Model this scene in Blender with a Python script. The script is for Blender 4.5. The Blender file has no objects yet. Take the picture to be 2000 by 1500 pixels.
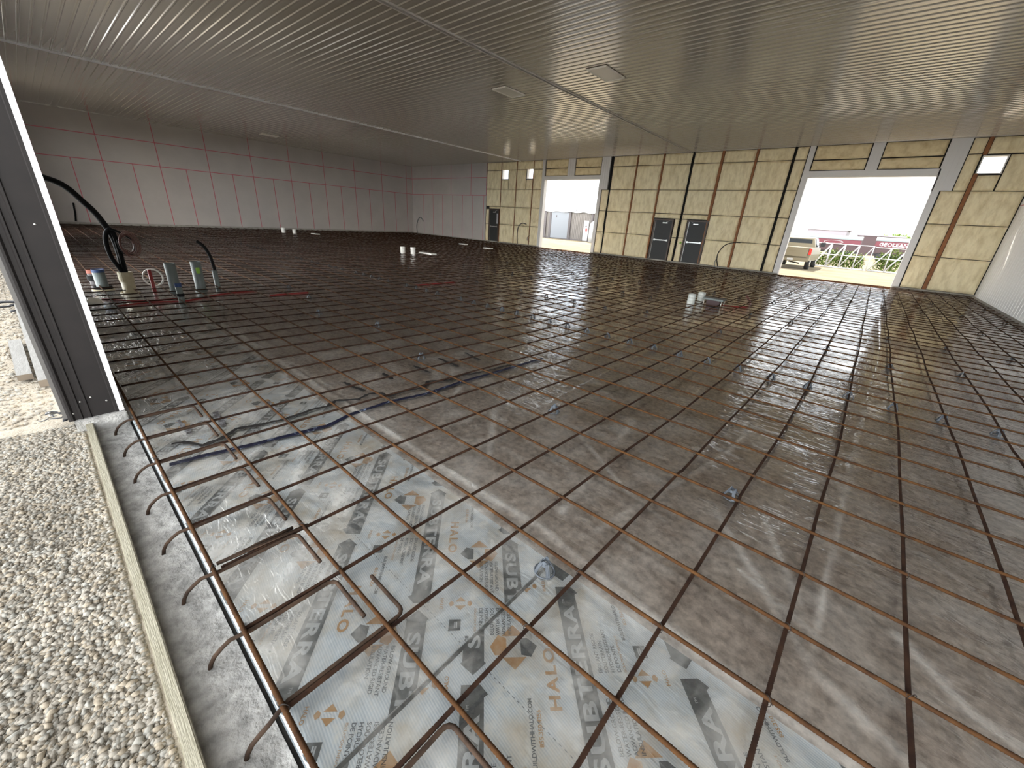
import bpy, bmesh, math, random
import numpy as np
from mathutils import Vector, Matrix
random.seed(7); RNG = np.random.default_rng(7)
SC = bpy.context.scene
COL = SC.collection

# ------------------------------------------------------------------ camera, sky, sun, exposure
F_PX = 768.987
CAMPOS = np.array([1.04927804, -0.15215909, 1.66124264])
RM = np.array([[0.74823035, -0.2964176, 0.59353849],
               [0.66059485, 0.25011714, -0.70785299],
               [0.06136594, 0.92172557, 0.38295718]])
cam = bpy.data.objects.new('camera', bpy.data.cameras.new('camera'))
COL.objects.link(cam)
m4 = Matrix([[*RM[0], CAMPOS[0]], [*RM[1], CAMPOS[1]], [*RM[2], CAMPOS[2]], [0, 0, 0, 1]])
cam.matrix_world = m4
cam.data.sensor_width = 36; cam.data.lens = 36 * F_PX / 2000
cam.data.clip_start = 0.02; cam.data.clip_end = 1000
SC.camera = cam
SC.view_settings.view_transform = 'Standard'; SC.view_settings.look = 'None'
SC.view_settings.gamma = 1; SC.view_settings.use_curve_mapping = False
SC.view_settings.exposure = 1.87

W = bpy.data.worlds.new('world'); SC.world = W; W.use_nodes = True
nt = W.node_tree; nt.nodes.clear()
def N(t, kind, **kw):
    n = t.nodes.new(kind)
    for k, v in kw.items():
        if k in n.inputs: n.inputs[k].default_value = v
        else: setattr(n, k, v)
    return n
wo = N(nt, 'ShaderNodeOutputWorld'); bg = N(nt, 'ShaderNodeBackground'); bg.inputs['Strength'].default_value = 1.0
tc = N(nt, 'ShaderNodeTexCoord'); no = N(nt, 'ShaderNodeTexNoise', Scale=2.2, Detail=5.0, Roughness=.55)
mp = N(nt, 'ShaderNodeMapping'); mp.inputs['Scale'].default_value = (1, 1, 2.5)
cr = N(nt, 'ShaderNodeValToRGB')
cr.color_ramp.elements[0].position = .36; cr.color_ramp.elements[0].color = (.62, .74, .88, 1)
cr.color_ramp.elements[1].position = .60; cr.color_ramp.elements[1].color = (1.0, .965, .90, 1)
nt.links.new(tc.outputs['Generated'], mp.inputs['Vector']); nt.links.new(mp.outputs[0], no.inputs['Vector'])
nt.links.new(no.outputs['Fac'], cr.inputs['Fac']); nt.links.new(cr.outputs[0], bg.inputs['Color'])
# sky strength shaped to light the hall: brighter toward the horizon, and brighter in front of the building than behind it
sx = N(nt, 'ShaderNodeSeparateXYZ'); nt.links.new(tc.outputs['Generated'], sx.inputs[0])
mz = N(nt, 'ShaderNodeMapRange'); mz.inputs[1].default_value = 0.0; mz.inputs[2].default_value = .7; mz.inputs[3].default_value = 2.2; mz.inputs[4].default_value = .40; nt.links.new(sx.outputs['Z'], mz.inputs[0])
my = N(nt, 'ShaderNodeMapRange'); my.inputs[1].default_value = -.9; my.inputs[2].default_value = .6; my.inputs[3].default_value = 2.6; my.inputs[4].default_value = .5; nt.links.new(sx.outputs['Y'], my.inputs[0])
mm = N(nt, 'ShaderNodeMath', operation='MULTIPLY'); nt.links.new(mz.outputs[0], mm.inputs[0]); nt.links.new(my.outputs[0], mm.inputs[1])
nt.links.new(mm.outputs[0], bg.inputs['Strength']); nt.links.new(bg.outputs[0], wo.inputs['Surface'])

sun = bpy.data.objects.new('sun', bpy.data.lights.new('sun', 'SUN')); COL.objects.link(sun)
sun.data.energy = 4.0; sun.data.angle = .02; sun.data.color = (1, .94, .84)
sun.rotation_euler = Vector((1, -1.75, -2.45)).to_track_quat('-Z', 'Y').to_euler()
def portal(name, loc, rot, sx, sy):
    l = bpy.data.lights.new(name, 'AREA'); l.shape = 'RECTANGLE'; l.size = sx; l.size_y = sy; l.energy = 1
    l.cycles.is_portal = True
    o = bpy.data.objects.new(name, l); COL.objects.link(o); o.location = loc; o.rotation_euler = rot
portal('opening_daylight_front', (.2, -.33, 2.2), (math.pi / 2, 0, math.pi), 6.9, 4.5)
portal('opening_daylight_small', (-14.5, 23.2, 2.2), (math.pi / 2, 0, 0), 4.4, 4.5)
portal('opening_daylight_large', (-.1, 23.2, 2.2), (math.pi / 2, 0, 0), 4.4, 4.5)
portal('added_opening_side', (-11.75, -.33, 2.2), (math.pi / 2, 0, math.pi), 5.6, 4.6)  # this portal and the next serve the added, unseen front openings
portal('added_opening_side_far', (-24, -.33, 2.2), (math.pi / 2, 0, math.pi), 4.2, 4.6)

def ray(u, v): return RM @ np.array([(u - 1000) / F_PX, (750 - v) / F_PX, -1.])
def hz(u, v, z=0.):
    d = ray(u, v); p = CAMPOS + (z - CAMPOS[2]) / d[2] * d; return Vector(p)
def hy(u, v, y):
    d = ray(u, v); p = CAMPOS + (y - CAMPOS[1]) / d[1] * d; return Vector(p)
def hx(u, v, x):
    d = ray(u, v); p = CAMPOS + (x - CAMPOS[0]) / d[0] * d; return Vector(p)

X1, X3, Y2, ZC = -31.2, 4.32, 22.9, 5.42   # left wall, right wall, back wall, ceiling

# ------------------------------------------------------------------ materials
def mat(name, col, rough=.7, metal=0, var=None, vscale=5, vdetail=4, bump=0, bscale=20, spec=.5, stretch=None, ramp=(.35, .65), coat=0, bdist=.01):
    m = bpy.data.materials.new(name); m.use_nodes = True; t = m.node_tree
    b = t.nodes['Principled BSDF']; b.inputs['Roughness'].default_value = rough; b.inputs['Metallic'].default_value = metal
    b.inputs['Base Color'].default_value = (*col, 1); b.inputs['Specular IOR Level'].default_value = spec
    if coat: b.inputs['Coat Weight'].default_value = coat; b.inputs['Coat Roughness'].default_value = .15
    c = N(t, 'ShaderNodeTexCoord'); src = c.outputs['Object']
    if stretch:
        mp = N(t, 'ShaderNodeMapping'); mp.inputs['Scale'].default_value = stretch
        t.links.new(src, mp.inputs['Vector']); src = mp.outputs[0]
    if var:
        n = N(t, 'ShaderNodeTexNoise', Scale=vscale, Detail=vdetail, Roughness=.6); t.links.new(src, n.inputs['Vector'])
        r = N(t, 'ShaderNodeValToRGB'); r.color_ramp.elements[0].color = (*col, 1); r.color_ramp.elements[1].color = (*var, 1)
        r.color_ramp.elements[0].position, r.color_ramp.elements[1].position = ramp
        t.links.new(n.outputs['Fac'], r.inputs['Fac']); t.links.new(r.outputs[0], b.inputs['Base Color'])
    if bump:
        n = N(t, 'ShaderNodeTexNoise', Scale=bscale, Detail=5.0); t.links.new(src, n.inputs['Vector'])
        bb = N(t, 'ShaderNodeBump', Strength=bump, Distance=bdist); t.links.new(n.outputs['Fac'], bb.inputs['Height']); t.links.new(bb.outputs[0], b.inputs['Normal'])
    return m
M = {}
M['ceil'] = mat('painted_ceiling_steel', (.50, .46, .395), .18, spec=1.0, coat=1.0)
M['wallwhite'] = mat('white_foam_board', (.47, .43, .395), .8, var=(.43, .39, .36), vscale=.7)
M['liner'] = mat('white_liner_steel', (.80, .78, .75), .45)
M['tape'] = mat('pink_tape', (.50, .10, .13), .5)
M['insul'] = mat('yellow_fibreglass', (.84, .73, .48), .75, var=(.58, .46, .25), vscale=3.2, ramp=(.42, .78), vdetail=8, bump=.9, bscale=6, bdist=.05, stretch=(1.6, 1, .6), spec=.3)
M['insul2'] = mat('aged_fibreglass', (.74, .62, .38), .8, var=(.48, .35, .18), vscale=3.5, vdetail=8, bump=.7, bscale=8, spec=.3, ramp=(.45, .8))
M['rustwood'] = mat('orange_brown_stud', (.30, .12, .045), .8, var=(.20, .08, .03), vscale=6)
M['gap'] = mat('dark_gap', (.012, .010, .008), .9)
M['trim'] = mat('white_trim_steel', (.60, .58, .55), .4)
M['jambtrim'] = mat('bright_trim_steel', (.80, .80, .82), .35)
M['brown'] = mat('dark_bronze_steel', (.011, .0092, .009), .6, var=(.014, .0115, .011), vscale=8, spec=.25)
M['brown_lit'] = mat('daylit_bronze_steel', (.10, .095, .09), .4)  # lighter copy of the bronze steel, daylight put into its colour
M['concrete'] = mat('footing_concrete', (.21, .205, .195), .95, var=(.42, .41, .39), vscale=14, vdetail=12, bump=1.0, bscale=70)
M['curb'] = mat('curb_concrete', (.26, .24, .21), .9, var=(.34, .32, .28), vscale=5, bump=.5)
M['board'] = mat('weathered_form_board', (.22, .20, .14), .75, var=(.30, .275, .21), vscale=6, stretch=(1, 14, 14), bump=.3)
M['lumber'] = mat('grey_dusty_lumber', (.12, .117, .11), .85, var=(.17, .167, .16), vscale=8, stretch=(1, 6, 6), bump=.4)
M['lumber_end'] = mat('lumber_end_grain', (.12, .095, .07), .9)
M['soil'] = mat('packed_soil', (.40, .345, .305), .9, var=(.78, .70, .63), vscale=24, vdetail=14, bump=.6, bscale=30)
M['gravelbed'] = mat('gravel_fines', (.27, .235, .185), .95, var=(.34, .30, .24), vscale=30, vdetail=8, bump=1, bscale=60)
M['yard'] = mat('yard_gravel', (.15, .115, .065), .95, var=(.23, .185, .11), vscale=.6, vdetail=9, bump=.6, bscale=10)
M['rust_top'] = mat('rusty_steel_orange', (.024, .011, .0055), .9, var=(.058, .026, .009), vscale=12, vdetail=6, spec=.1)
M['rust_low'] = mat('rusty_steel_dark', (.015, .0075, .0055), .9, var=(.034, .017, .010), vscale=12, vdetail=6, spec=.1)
M['rust_dowel'] = mat('rusty_steel_dull', (.024, .016, .012), .9, var=(.050, .031, .021), vscale=20, vdetail=6, spec=.1)
M['wire'] = mat('black_wire', (.02, .015, .012), .5, metal=.5)
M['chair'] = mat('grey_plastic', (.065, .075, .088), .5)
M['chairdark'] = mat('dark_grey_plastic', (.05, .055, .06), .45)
M['pvcgrey'] = mat('grey_pvc', (.11, .13, .125), .5)
M['pvctan'] = mat('cream_pvc', (.42, .37, .25), .5, var=(.36, .31, .20), vscale=9)
M['pvcwhite'] = mat('white_pvc', (.75, .74, .70), .4)
M['pvcshade'] = mat('ribbed_grey_sleeve', (.40, .42, .40), .5)
M['blackrubber'] = mat('black_cable', (.006, .006, .0065), .65, spec=.15)
M['coilwire'] = mat('brown_cable', (.10, .035, .025), .4)
M['orange'] = mat('orange_cap', (.22, .045, .02), .5)
M['blue'] = mat('blue_tape', (.012, .035, .12), .5)
M['redpipe'] = mat('red_tube', (.25, .02, .02), .4)
M['lime'] = mat('lime_paint', (.20, .38, .03), .5)
M['navytape'] = mat('navy_tape', (.002, .003, .016), .5, var=(.16, .19, .26), vscale=28, vdetail=3, ramp=(.60, .66))
M['mastic'] = mat('black_mastic', (.015, .014, .014), .4)
M['smear'] = mat('dark_smear', (.05, .045, .045), .6, var=(.25, .25, .26), vscale=30, ramp=(.45, .7))
M['doordark'] = mat('dark_door_steel', (.026, .026, .024), .6)
M['doorframe'] = mat('brown_door_frame', (.075, .050, .035), .5)
M['metal'] = mat('brushed_metal', (.55, .54, .50), .35, metal=.8)
M['fixture'] = mat('painted_hatch', (.88, .84, .76), .35)
M['ink'] = mat('dark_grey_ink', (.060, .075, .083), .6, var=(.26, .29, .30), vscale=14, vdetail=8, ramp=(.45, .78))
M['inktext'] = mat('grey_text_ink', (.11, .13, .15), .6)
M['inkorange'] = mat('orange_ink', (.55, .30, .10), .6, var=(.66, .52, .36), vscale=14, vdetail=8, ramp=(.42, .75))
M['inkwhite'] = mat('pale_letter_ink', (.62, .66, .68), .6, var=(.45, .48, .49), vscale=14, vdetail=6, ramp=(.45, .75))
M['seam'] = mat('slate_foam_edge', (.035, .045, .05), .7)
M['foamside'] = mat('pale_foam_edge', (.20, .225, .24), .8, spec=.1)
M['truckpaint'] = mat('cream_car_paint', (.19, .16, .105), .4, coat=.4)
M['carglass'] = mat('car_glass', (.04, .045, .05), .1)
M['tyre'] = mat('tyre_rubber', (.02, .02, .02), .8)
M['taillight'] = mat('red_lens', (.55, .02, .01), .3)
M['galv'] = mat('galvanised_steel', (.42, .42, .42), .4, metal=.1)
M['redpaint'] = mat('crimson_paint', (.085, .003, .012), .5)
M['redshade'] = mat('maroon_paint', (.025, .005, .006), .5)
M['greyroof'] = mat('pale_grey_tarp', (.14, .155, .155), .6)
M['barn'] = mat('lilac_grey_steel', (.20, .175, .19), .6)
M['leaf'] = mat('leaf_green', (.07, .12, .015), .7, var=(.17, .23, .04), vscale=3)
M['tan'] = mat('tan_shed_steel', (.12, .105, .092), .6)
M['shedwhite'] = mat('pale_shed_door', (.13, .14, .155), .5)
M['sheddark'] = mat('dark_shed_trim', (.055, .045, .045), .6)
M['whitep'] = mat('white_paint', (.45, .45, .45), .5)
M['asph'] = mat('black_plastic_scrap', (.012, .014, .02), .3)

def glass_mat():
    m = bpy.data.materials.new('window_glass'); m.use_nodes = True; t = m.node_tree; t.nodes.clear()
    o = N(t, 'ShaderNodeOutputMaterial'); tr = N(t, 'ShaderNodeBsdfTransparent'); g = N(t, 'ShaderNodeBsdfGlossy', Roughness=.02)
    mx = N(t, 'ShaderNodeMixShader'); mx.inputs[0].default_value = .08
    t.links.new(tr.outputs[0], mx.inputs[1]); t.links.new(g.outputs[0], mx.inputs[2]); t.links.new(mx.outputs[0], o.inputs[0]); return m
M['glass'] = glass_mat()

def film_mat():
    m = bpy.data.materials.new('clear_plastic_film'); m.use_nodes = True; t = m.node_tree; t.nodes.clear(); L = t.links.new
    o = N(t, 'ShaderNodeOutputMaterial'); tr = N(t, 'ShaderNodeBsdfTransparent'); tr.inputs[0].default_value = (.95, .95, .95, 1)
    g = N(t, 'ShaderNodeBsdfGlossy', Roughness=.05); g.inputs['Color'].default_value = (1, 1, 1, 1)
    d = N(t, 'ShaderNodeBsdfDiffuse'); d.inputs[0].default_value = (.66, .64, .60, 1)
    c = N(t, 'ShaderNodeTexCoord')
    # wrinkles: ridged stretched noise, two sizes
    mp1 = N(t, 'ShaderNodeMapping'); mp1.inputs['Scale'].default_value = (1.6, 5.5, 1); mp1.inputs['Rotation'].default_value = (0, 0, .5)
    n1 = N(t, 'ShaderNodeTexNoise', Scale=3.4, Detail=1.5, Roughness=.5, Distortion=1.3)
    L(c.outputs['Object'], mp1.inputs[0]); L(mp1.outputs[0], n1.inputs['Vector'])
    s1 = N(t, 'ShaderNodeMath', operation='SUBTRACT'); s1.inputs[1].default_value = .5; L(n1.outputs['Fac'], s1.inputs[0])
    a1 = N(t, 'ShaderNodeMath', operation='ABSOLUTE'); L(s1.outputs[0], a1.inputs[0])
    p1 = N(t, 'ShaderNodeMath', operation='POWER'); p1.inputs[1].default_value = .6; L(a1.outputs[0], p1.inputs[0])
    n2 = N(t, 'ShaderNodeTexNoise', Scale=1.3, Detail=2.0, Distortion=.6); L(c.outputs['Object'], n2.inputs['Vector'])
    mp3 = N(t, 'ShaderNodeMapping'); mp3.inputs['Scale'].default_value = (7, 2.2, 1); mp3.inputs['Rotation'].default_value = (0, 0, -.35)
    n3 = N(t, 'ShaderNodeTexNoise', Scale=3.0, Detail=2.0, Distortion=1.4); L(c.outputs['Object'], mp3.inputs[0]); L(mp3.outputs[0], n3.inputs['Vector'])
    n4 = N(t, 'ShaderNodeTexNoise', Scale=.9, Detail=1.0); L(c.outputs['Object'], n4.inputs['Vector'])
    r4 = N(t, 'ShaderNodeMapRange'); r4.inputs[1].default_value = .42; r4.inputs[2].default_value = .62; L(n4.outputs['Fac'], r4.inputs[0])
    r4.inputs[3].default_value = .22; r4.inputs[4].default_value = 1.1
    m1 = N(t, 'ShaderNodeMath', operation='MULTIPLY'); L(p1.outputs[0], m1.inputs[0]); L(r4.outputs[0], m1.inputs[1])
    m3 = N(t, 'ShaderNodeMath', operation='MULTIPLY_ADD'); L(n3.outputs['Fac'], m3.inputs[0]); m3.inputs[1].default_value = .16; L(m1.outputs[0], m3.inputs[2])
    m2 = N(t, 'ShaderNodeMath', operation='MULTIPLY_ADD'); L(n2.outputs['Fac'], m2.inputs[0]); m2.inputs[1].default_value = .8; L(m3.outputs[0], m2.inputs[2])
    b = N(t, 'ShaderNodeBump', Strength=.7, Distance=.010); L(m2.outputs[0], b.inputs['Height'])
    L(b.outputs[0], g.inputs['Normal'])
    fr = N(t, 'ShaderNodeFresnel', IOR=1.5); L(b.outputs[0], fr.inputs['Normal'])
    f2 = N(t, 'ShaderNodeMath', operation='MULTIPLY', use_clamp=True); f2.inputs[1].default_value = 1.9; L(fr.outputs[0], f2.inputs[0])
    md = N(t, 'ShaderNodeMixShader'); 
    nd = N(t, 'ShaderNodeTexNoise', Scale=2.4, Detail=9.0, Roughness=.68, Distortion=.5); L(c.outputs['Object'], nd.inputs['Vector'])
    rd = N(t, 'ShaderNodeMapRange'); rd.inputs[1].default_value = .45; rd.inputs[2].default_value = .68; rd.inputs[3].default_value = .05; rd.inputs[4].default_value = .50; L(nd.outputs['Fac'], rd.inputs[0])
    sy = N(t, 'ShaderNodeSeparateXYZ'); L(c.outputs['Object'], sy.inputs[0]); ry = N(t, 'ShaderNodeMapRange'); ry.inputs[1].default_value = 1.15; ry.inputs[2].default_value = 1.35; ry.inputs[3].default_value = 1.0; ry.inputs[4].default_value = .35; L(sy.outputs['Y'], ry.inputs[0])
    dm = N(t, 'ShaderNodeMath', operation='MULTIPLY'); L(rd.outputs[0], dm.inputs[0]); rx = N(t, 'ShaderNodeMapRange'); rx.inputs[1].default_value = .6; rx.inputs[2].default_value = -1.3; rx.inputs[3].default_value = .75; rx.inputs[4].default_value = 1.2; L(sy.outputs['X'], rx.inputs[0])
    dx_ = N(t, 'ShaderNodeMath', operation='MULTIPLY'); L(ry.outputs[0], dx_.inputs[0]); L(rx.outputs[0], dx_.inputs[1]); L(dx_.outputs[0], dm.inputs[1])
    at = N(t, 'ShaderNodeAttribute', attribute_name='fold'); nf = N(t, 'ShaderNodeTexNoise', Scale=60.0, Detail=4.0); L(c.outputs['Object'], nf.inputs['Vector'])
    ma = N(t, 'ShaderNodeMath', operation='MULTIPLY'); L(at.outputs['Fac'], ma.inputs[0]); L(nf.outputs['Fac'], ma.inputs[1])
    mb_ = N(t, 'ShaderNodeMath', operation='MULTIPLY_ADD', use_clamp=True); L(ma.outputs[0], mb_.inputs[0]); mb_.inputs[1].default_value = .9; L(dm.outputs[0], mb_.inputs[2]); L(mb_.outputs[0], md.inputs[0]); L(tr.outputs[0], md.inputs[1]); L(d.outputs[0], md.inputs[2])
    mx = N(t, 'ShaderNodeMixShader'); L(f2.outputs[0], mx.inputs[0]); L(md.outputs[0], mx.inputs[1]); L(g.outputs[0], mx.inputs[2])
    L(mx.outputs[0], o.inputs[0]); return m
M['film'] = film_mat()

def foam_mat():
    m = mat('printed_foam_facer', (.66, .73, .77), .6); t = m.node_tree; L = t.links.new; b = t.nodes['Principled BSDF']
    c = N(t, 'ShaderNodeTexCoord')
    mp = N(t, 'ShaderNodeMapping'); mp.inputs['Rotation'].default_value = (0, 0, math.radians(8)); L(c.outputs['Object'], mp.inputs[0])
    w = N(t, 'ShaderNodeTexWave', Scale=34.0, Distortion=.6); w.bands_direction = 'Y'; w.inputs['Detail Scale'].default_value = .6; L(mp.outputs[0], w.inputs['Vector'])
    r = N(t, 'ShaderNodeValToRGB'); r.color_ramp.elements[0].color = (.60, .68, .74, 1); r.color_ramp.elements[1].color = (.84, .89, .92, 1); L(w.outputs['Fac'], r.inputs[0])
    n = N(t, 'ShaderNodeTexNoise', Scale=3.0, Detail=9.0, Roughness=.65); L(c.outputs['Object'], n.inputs['Vector'])
    rr = N(t, 'ShaderNodeValToRGB'); rr.color_ramp.elements[0].position = .47; rr.color_ramp.elements[1].position = .70; L(n.outputs['Fac'], rr.inputs[0])
    mx = N(t, 'ShaderNodeMixRGB'); mx.inputs[2].default_value = (.66, .58, .45, 1); L(rr.outputs[0], mx.inputs[0]); L(r.outputs[0], mx.inputs[1])
    n2 = N(t, 'ShaderNodeTexNoise', Scale=7.0, Detail=9.0, Roughness=.7); L(c.outputs['Object'], n2.inputs['Vector'])
    r2 = N(t, 'ShaderNodeValToRGB'); r2.color_ramp.elements[0].position = .52; r2.color_ramp.elements[1].position = .66; L(n2.outputs['Fac'], r2.inputs[0])
    mx2 = N(t, 'ShaderNodeMixRGB'); mx2.inputs[2].default_value = (.88, .88, .84, 1); L(r2.outputs[0], mx2.inputs[0]); L(mx.outputs[0], mx2.inputs[1])
    L(mx2.outputs[0], b.inputs['Base Color']); return m
M['foam'] = foam_mat()

# ------------------------------------------------------------------ mesh helpers
def link(name, me, m=None, parent=None, loc=None):
    o = bpy.data.objects.new(name, me); COL.objects.link(o)
    if m is not None and me is not None:
        for q in (m if isinstance(m, (list, tuple)) else [m]): me.materials.append(M[q])
    if parent is not None: o.parent = parent
    if loc is not None: o.location = loc
    return o
class MB:
    def __init__(s): s.v = []; s.f = []; s.mi = []; s.smooth = []
    def add(s, vs, fs, mi=0, smooth=False):
        n = len(s.v); s.v += [tuple(v) for v in vs]; s.f += [tuple(i + n for i in f) for f in fs]; s.mi += [mi] * len(fs); s.smooth += [smooth] * len(fs)
        return s
    def box(s, x0, x1, y0, y1, z0, z1, mi=0):
        return s.add([(x0, y0, z0), (x1, y0, z0), (x1, y1, z0), (x0, y1, z0), (x0, y0, z1), (x1, y0, z1), (x1, y1, z1), (x0, y1, z1)],
                     [(0, 3, 2, 1), (4, 5, 6, 7), (0, 1, 5, 4), (1, 2, 6, 5), (2, 3, 7, 6), (3, 0, 4, 7)], mi)
    def bevbox(s, x0, x1, y0, y1, z0, z1, b=.004, mi=0):
        bm = bmesh.new(); bmesh.ops.create_cube(bm, size=1)
        for v in bm.verts: v.co = Vector(((x0 + x1) / 2 + v.co.x * (x1 - x0), (y0 + y1) / 2 + v.co.y * (y1 - y0), (z0 + z1) / 2 + v.co.z * (z1 - z0)))
        bmesh.ops.bevel(bm, geom=bm.edges[:], offset=b, segments=2, affect='EDGES'); bm.verts.index_update()
        s.add([v.co[:] for v in bm.verts], [[v.index for v in f.verts] for f in bm.faces], mi); bm.free(); return s
    def tube(s, pts, r, n=8, closed=False, mi=0, caps=True):
        pts = [Vector(p) for p in pts]; k = len(pts); rs = r if isinstance(r, (list, tuple, np.ndarray)) else [r] * k
        vs = []; up = None
        for i, p in enumerate(pts):
            a = pts[(i - 1) % k] if (closed or i > 0) else p; b = pts[(i + 1) % k] if (closed or i < k - 1) else p
            d = (b - a).normalized()
            if up is None: up = Vector((0, 0, 1)) if abs(d.z) < .9 else Vector((1, 0, 0))
            x = d.cross(up).normalized(); up = x.cross(d).normalized()
            for j in range(n):
                t = 2 * math.pi * j / n; vs.append(p + (x * math.cos(t) + up * math.sin(t)) * rs[i])
        fs = []
        for i in range(k if closed else k - 1):
            for j in range(n):
                i2 = (i + 1) % k; fs.append((i * n + j, i * n + (j + 1) % n, i2 * n + (j + 1) % n, i2 * n + j))
        if not closed and caps: fs += [tuple(range(n))[::-1], tuple((k - 1) * n + j for j in range(n))]
        return s.add(vs, fs, mi, True)
    def prism(s, pts, z0, z1, mi=0):
        n = len(pts); vs = [(x, y, z0) for x, y in pts] + [(x, y, z1) for x, y in pts]
        return s.add(vs, [tuple(range(n))[::-1], tuple(range(n, 2 * n))] + [(i, (i + 1) % n, n + (i + 1) % n, n + i) for i in range(n)], mi)
    def mesh(s, name):
        me = bpy.data.meshes.new(name); me.from_pydata(s.v, [], s.f); me.polygons.foreach_set('material_index', s.mi)
        me.polygons.foreach_set('use_smooth', s.smooth); me.update(); return me
    def build(s, name, m, parent=None, loc=None): return link(name, s.mesh(name), m, parent, loc)
def tag(o, label, cat, group=None, kind=None):
    o['label'] = label; o['category'] = cat
    if group: o['group'] = group
    if kind: o['kind'] = kind
    return o
def struct(o, label=None, cat=None):
    o['kind'] = 'structure'
    if label: o['label'] = label
    if cat: o['category'] = cat
    return o
def empty(name, loc): 
    o = bpy.data.objects.new(name, None); COL.objects.link(o); o.location = loc; o.empty_display_size = .1; return o
def copy_tree(o, parent=None):
    c = o.copy(); COL.objects.link(c)
    if parent is not None: c.parent = parent
    for ch in [q for q in SC.collection.objects if q.parent == o]: copy_tree(ch, c)
    return c
ORD = ['first', 'second', 'third', 'fourth', 'fifth', 'sixth', 'seventh', 'eighth', 'ninth', 'tenth', 'eleventh', 'twelfth', 'thirteenth', 'fourteenth', 'fifteenth', 'sixteenth', 'seventeenth', 'eighteenth', 'nineteenth', 'twentieth']
def grid(xs, ys, zf, name):
    xs = np.asarray(xs); ys = np.asarray(ys); Xg, Yg = np.meshgrid(xs, ys, indexing='ij'); Z = zf(Xg, Yg)
    v = np.stack([Xg, Yg, Z], -1).reshape(-1, 3); nx, ny = len(xs), len(ys)
    i = np.arange(nx - 1)[:, None] * ny + np.arange(ny - 1)[None, :]; i = i.ravel()
    f = np.stack([i, i + ny, i + ny + 1, i + 1], -1)
    me = bpy.data.meshes.new(name); me.vertices.add(len(v)); me.vertices.foreach_set('co', v.ravel())
    me.loops.add(f.size); me.loops.foreach_set('vertex_index', f.ravel().astype(np.int32))
    me.polygons.add(len(f)); me.polygons.foreach_set('loop_start', np.arange(0, f.size, 4, dtype=np.int32)); me.polygons.foreach_set('loop_total', np.full(len(f), 4, dtype=np.int32))
    me.polygons.foreach_set('use_smooth', np.ones(len(f), dtype=bool)); me.update(calc_edges=True); me.validate(); return me
def vnoise(X, Y, s, seed):
    r = np.random.default_rng(seed); T = r.random((64, 64)); x = X / s + 100; y = Y / s + 100
    xi = np.floor(x).astype(int); yi = np.floor(y).astype(int); fx = x - xi; fy = y - yi; fx = fx * fx * (3 - 2 * fx); fy = fy * fy * (3 - 2 * fy)
    g = lambda a, b: T[a % 64, b % 64]
    return (g(xi, yi) * (1 - fx) + g(xi + 1, yi) * fx) * (1 - fy) + (g(xi, yi + 1) * (1 - fx) + g(xi + 1, yi + 1) * fx) * fy - .5

# ------------------------------------------------------------------ the shell
def holed(xs0, xs1, z0, z1, y0, y1, holes):
    xs = sorted({xs0, xs1, *[h[0] for h in holes], *[h[1] for h in holes]}); zs = sorted({z0, z1, *[h[2] for h in holes], *[h[3] for h in holes]})
    mb = MB()
    for a, b in zip(xs, xs[1:]):
        run = None
        for c, d in zip(zs, zs[1:]):
            solid = not any(h[0] <= (a + b) / 2 <= h[1] and h[2] <= (c + d) / 2 <= h[3] for h in holes)
            if solid and run is None: run = c
            if not solid and run is not None: mb.box(a, b, y0, y1, run, c); run = None
        if run is not None: mb.box(a, b, y0, y1, run, z1)
    return mb
G1 = (-16.65, -12.5, -.2, 4.27); G2 = (-2.2, 1.95, -.2, 4.22)
D1 = (-21.6, -20.6, .12, 2.34); D2 = (-8.72, -7.64, .12, 2.25); D3 = (-6.90, -5.84, .12, 2.25)
W1h = (-20.48, -19.85, 4.30, 4.95); W2h = (-18.2, -17.56, 4.30, 4.95); W3h = (2.88, 3.52, 4.23, 4.83)
wb = holed(X1 - .2, X3 + .2, -.2, 5.6, Y2 + .03, Y2 + .22, [G1, G2, D1, D2, D3, W1h, W2h, W3h]).build('wall_back', 'gap'); struct(wb)
struct(MB().box(X1 - .2, X1, -.3, Y2 + .2, -.2, 5.6).build('wall_left', 'wallwhite'))
bpy.data.objects['wall_left'].data.materials.clear(); bpy.data.objects['wall_left'].data.materials.append(M['wallwhite'])
wr = MB()
wr.box(X3 + .01, X3 + .2, -.3, Y2 + .2, -.2, 5.6)
for i in range(77):   # liner ribs
    y = .0 + i * .3
    wr.add([(X3 + .01, y, .05), (X3 + .002, y + .008, .05), (X3 + .002, y + .03, .05), (X3 + .01, y + .04, .05), (X3 + .01, y, 5.45), (X3 + .002, y + .008, 5.45), (X3 + .002, y + .03, 5.45), (X3 + .01, y + .04, 5.45)],
           [(0, 1, 5, 4), (1, 2, 6, 5), (2, 3, 7, 6)])
wro = wr.build('wall_right', 'liner'); struct(wro)
MB().box(X3 - .004, X3 + .005, 14, Y2 - .08, 3.20, 3.225).build('seam_tape', 'tape', wro)
wf = holed(X1 - .2, X3 + .2, -.2, 5.6, -.30, -.05, [(-3.08, 3.4, -.2, 5.0), (-14.5, -9, -.2, 4.5), (-26, -22, -.2, 4.5)]).build('wall_front', 'liner'); struct(wf)  # the two left openings are added out of view to light the hall
struct(MB().box(X1 - .3, X3 + .3, -.45, Y2 + .35, 5.6, 5.75).build('roof', 'gap'))  # unseen slab added above the thin ceiling to block light
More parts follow.
